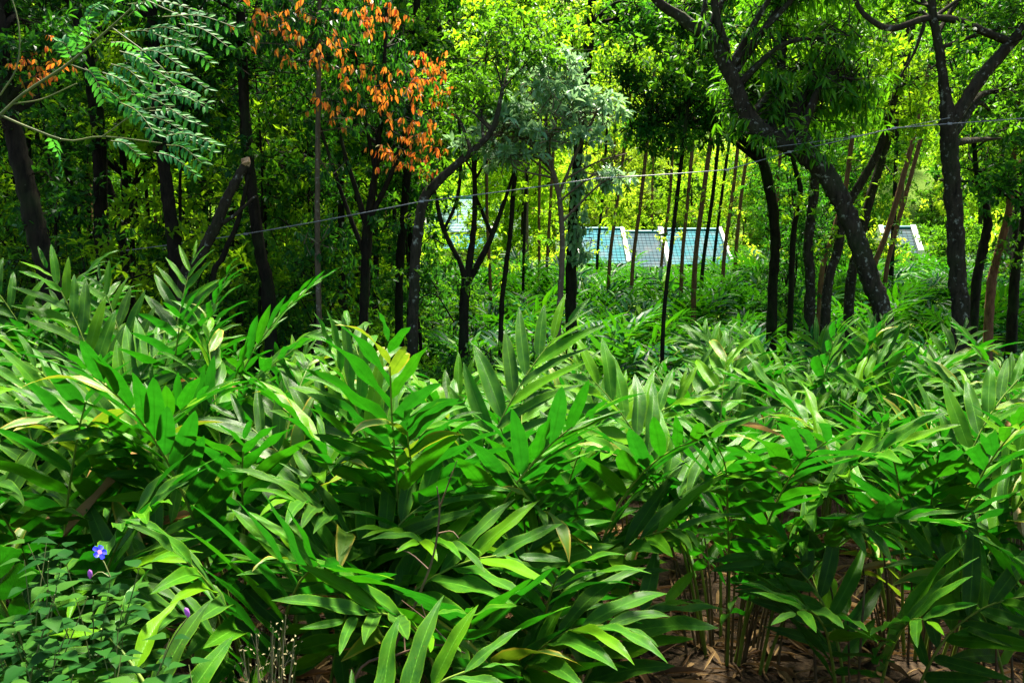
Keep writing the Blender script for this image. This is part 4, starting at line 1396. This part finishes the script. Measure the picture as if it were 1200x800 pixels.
# ------------------------------------------------------------------ cable
def cable_run(rows, sag, r, name, label, group=None):
    P = []
    for (a, b) in zip(rows[:-1], rows[1:]):
        t = np.linspace(0, 1, 16)[:, None]
        p = a * (1 - t) + b * t
        p[:, 2] -= 4 * sag * np.linalg.norm(b - a) * (t * (1 - t))[:, 0]
        P.append(p[:-1])
    P.append(rows[-1][None])
    P = np.concatenate(P)
    mb = MB(); mb.tube(P, r, 6)
    root = thing(name, label, 'cable', rows[0])
    link('sheath', mb.mesh('sheath', [M['wire']], True, rows[0]), root)
    for q in rows[1:-1]:
        mb = MB(); mb.box(q[0] - .025, q[0] + .025, q[1] - .012, q[1] + .012, q[2] - .013, q[2] + .013)
        link('wire_tie', mb.mesh('wire_tie', [M['tie']], False, rows[0]), root)
    return root


pole_top = at(1420, 120, 10.5)
cable_run([at(118, 297, 12.75), at(288, 274, 11.75), at(494, 236, 10.85), at(700, 209, 11.3), at(852, 199, 11.8), at(925, 178, 11.75), at(1048, 150, 11.4), at(1113, 145, 11.35), pole_top], .004, .007, 'cable',
          'grey overhead cable slung from trunk to trunk across the wood')
cable_run([at(893, 174, 11.75), at(1000, 160, 11.6), at(1113, 138, 11.36)], .004, .0045, 'thin_cable', 'thin second wire running from the leaning tree to the forked tree')
mb = MB()
pb = np.array([pole_top[0], pole_top[1] + .08, gz(pole_top[0], pole_top[1]) - .2])
mb.tube(np.array([pb, (pb + pole_top) / 2 + [0, .04, 0], pole_top + [0, .08, .5]]), [.09, .08, .07], 10)
pl = link('utility_pole', mb.mesh('utility_pole', [M['pole']], True))
tag(pl, 'grey utility pole holding the overhead cable', 'pole')


# ------------------------------------------------------------------ blue-flowered weeds, twig, dry weed
def ovate_leaf(seed):
    g = np.random.default_rng(seed)
    s = np.linspace(0, 1, 7)
    w = .5 * np.array([.05, .52, .62, .5, .34, .16, .0]) * 1.15
    V, UV, F = [], [], []
    for i in range(7):
        for c in (-1, 0, 1):
            V.append((s[i], c * w[i], .22 * abs(c) * w[i] - .25 * s[i] ** 2 + g.normal(0, .01))); UV.append((s[i], c * .5 + .5))
    for i in range(6):
        for j in range(2):
            F.append([i * 3 + j, (i + 1) * 3 + j, (i + 1) * 3 + j + 1, i * 3 + j + 1])
    mb = MB(); mb.add(V, F, 0, UV)
    return mb.mesh('weed_leaf', [M['lf_weed']], True)


WL = [ovate_leaf(i) for i in range(6)]


def weed(x, y, h, nst, label, flowers, spread=.25, bias=(0, 0), group=None):
    base = np.array([x, y, gz(x, y)])
    root = thing('flowering_weed', label, 'weed', base, 0, group)
    tips = []
    for k in range(nst):
        phi = random.uniform(0, 6.28)
        e = np.array([math.cos(phi) * spread * random.uniform(.3, 1) + bias[0], math.sin(phi) * spread * random.uniform(.3, 1) + bias[1], h * random.uniform(.7, 1.05)])
        q = spline(np.array([[0, 0, -.03], e * [.35, .35, .55] + rng.normal(0, .02, 3), e]), 10)
        mb = MB(); mb.tube(q, np.linspace(.004, .0015, 10), 4)
        st = link('stem', mb.mesh('stem', [M['stem_green']], True), root)
        tips.append(e)
        for i in range(3, 10):
            for sgn in (0, 1):
                a = random.uniform(0, 6.28) if sgn == 0 else a + math.pi
                D = nrm(np.array([math.cos(a), math.sin(a), random.uniform(-.1, .45)]))
                W = nrm(np.cross([0, 0, 1.0], D)); Nn = np.cross(D, W)
                ll = random.uniform(.045, .085)
                o = link('leaf', random.choice(WL), st)
                mt = np.eye(4); mt[:3, 0] = D * ll; mt[:3, 1] = W * ll; mt[:3, 2] = Nn * ll; mt[:3, 3] = q[i] + D * .012
                o.matrix_basis = Matrix(mt.tolist())
    for (px, py, dd, kind, sz) in flowers:
        p = at(px, py, dd) - base
        # stalk from the nearest stem tip
        tpn = min(tips, key=lambda t: np.linalg.norm(t - p))
        mb = MB(); mb.tube(spline(np.array([tpn, (tpn + p) / 2 + [0, 0, .02], p]), 6), .002, 4)
        fl = link('flower_stalk', mb.mesh('flower_stalk', [M['stem_green']], True), root)
        mb = MB()
        if kind == 'blue':
            ax = nrm(np.array([.75, -.35, .55])); u = nrm(np.cross(ax, [0, 0, 1.0])); v = np.cross(ax, u)
            mb2 = MB(); mb2.tube(np.array([p, p + ax * sz * .45, p + ax * sz * .9]), [sz * .10, sz * .16, sz * .3], 8)
            link('flower_tube', mb2.mesh('flower_tube', [M['petal_violet']], True), fl)
            c = p + ax * sz * .85
            for i in range(5):
                a = i * 2 * math.pi / 5 + .3
                r = u * math.cos(a) + v * math.sin(a); t = -u * math.sin(a) + v * math.cos(a)
                V = [c, c + r * sz * .5 + t * sz * .36 + ax * sz * .12, c + r * sz * .88 + t * sz * .30 + ax * sz * .06, c + r * sz * .96, c + r * sz * .88 - t * sz * .30 + ax * sz * .06, c + r * sz * .5 - t * sz * .36 + ax * sz * .12]
                mbp = MB(); mbp.add(V, [[0, 1, 2, 3], [0, 3, 4, 5]])
                link('petal', mbp.mesh('petal', [M['petal_blue']], False), fl)
        else:
            ax = nrm(np.array([rng.normal(0, .2), -.2, 1.0]))
            mb.tube(np.array([p, p + ax * sz * .4, p + ax * sz * .8, p + ax * sz]), [sz * .14, sz * .24, sz * .22, sz * .05], 7)
            link('bud', mb.mesh('bud', [M['petal_violet']], True), fl)
    return root


weed(-1.38, 2.85, .98, 9, 'leafy weed bearing one deep blue trumpet flower and violet buds', [(112, 650, 2.75, 'blue', .026), (106, 677, 2.75, 'bud', .03)], .22)
weed(-.92, 2.6, .62, 6, 'leafy weed with a single violet bud rising over the low wavy-edged cardamom', [(221, 722, 2.5, 'bud', .03)], .2)
for i, (x, y, h) in enumerate([(-1.5, 2.6, .78), (-1.3, 2.3, .62), (-1.05, 2.25, .45), (-1.62, 2.9, .9), (-1.25, 2.6, .68), (-1.42, 2.4, .7), (-1.15, 2.45, .6)]):
    weed(x, y, h, 7, 'low leafy green weed without flowers on the bank below the blue-flowered one', [], .22, group='low green weeds on the bank')


def dry_weed():
    p0 = at(310, 800, 2.6); base = np.array([p0[0], 2.6, gz(p0[0], 2.6)])
    root = thing('dry_weed', 'fine straw-coloured seed head of a dried weed beside the low wavy-edged cardamom', 'weed', base)
    for k, (px, py) in enumerate([(300, 742), (320, 735), (335, 720), (285, 760), (345, 750)]):
        e = at(px, py, 2.6 + rng.normal(0, .05)) - base
        q = spline(np.array([[0, 0, 0], e * [.6, .6, .6], e]), 10)
        mb = MB(); mb.tube(q, np.linspace(.003, .001, 10), 4)
        st = link('stem', mb.mesh('stem', [M['straw']], True), root)
        mb = MB()
        c = q[rng.integers(6, 10, 24)] + rng.normal(0, .012, (24, 3))
        leaf_kite(mb, c, rand_unit(24), rand_unit(24), .012, .006, .1, .4)
        twigs(mb, q[rng.integers(5, 9, 20)], c[:20], .0012, 0)
        link('seed_head', mb.mesh('seed_head', [M['straw']], False), st)


dry_weed()


def bare_twig(rows, d, r, label):
    P = px_rows([(a, b, 1) for a, b in rows], d)[:, :3]
    x, y = P[0][:2]
    base = np.array([x, y, gz(x, y)])
    root = thing('bare_twig', label, 'twig', base)
    q = spline(np.vstack([base - [0, 0, .03], P]), 24)
    mb = MB(); mb.tube(q, np.linspace(r, r * .35, 24), 6, 0, .08, 4)
    tw = link('stem', mb.mesh('stem', [M['twig_brown']], True, base), root)
    for i in (12, 16, 19):
        e = q[i] + rng.normal(0, .12, 3) + [0, 0, .08]
        mb = MB(); mb.tube(spline(np.array([q[i], (q[i] + e) / 2 + rng.normal(0, .015, 3), e]), 6), np.linspace(r * .5, r * .2, 6), 5)
        link('side_twig', mb.mesh('side_twig', [M['twig_brown']], True, base), root)


bare_twig([(452, 795), (490, 700), (508, 650), (515, 600), (512, 570)], 3.7, .008, 'bare reddish-brown twig rising through the front leaves')
bare_twig([(415, 798), (470, 765), (520, 755), (545, 765)], 3.3, .007, 'tan bent-over dead twig arching low over the front leaves')


# ------------------------------------------------------------------ leaf litter on the earth
def litter():
    n = 5200
    x = rng.uniform(-4.2, 5.2, n); y = rng.uniform(3.6, 9.5, n)
    z = ground_z(x, y) + rng.uniform(.012, .05, n)
    a = rng.uniform(0, 6.28, n)
    D = np.stack([np.cos(a), np.sin(a), rng.normal(0, .12, n)], -1)
    mb = MB()
    L = rng.uniform(.1, .42, n)
    leaf_cloud(mb, np.stack([x, y, z], -1), D, np.array([0, 0, 1.0]) + rng.normal(0, .35, (n, 3)), L, L * rng.uniform(.05, .16, n), .08, .5, 0)
    o = link('leaf_litter', mb.mesh('leaf_litter', [M['litter']], False))
    o['kind'] = 'stuff'
    tag(o, 'dry tan and brown fallen leaves covering the earth below the plants', 'leaf litter')


litter()
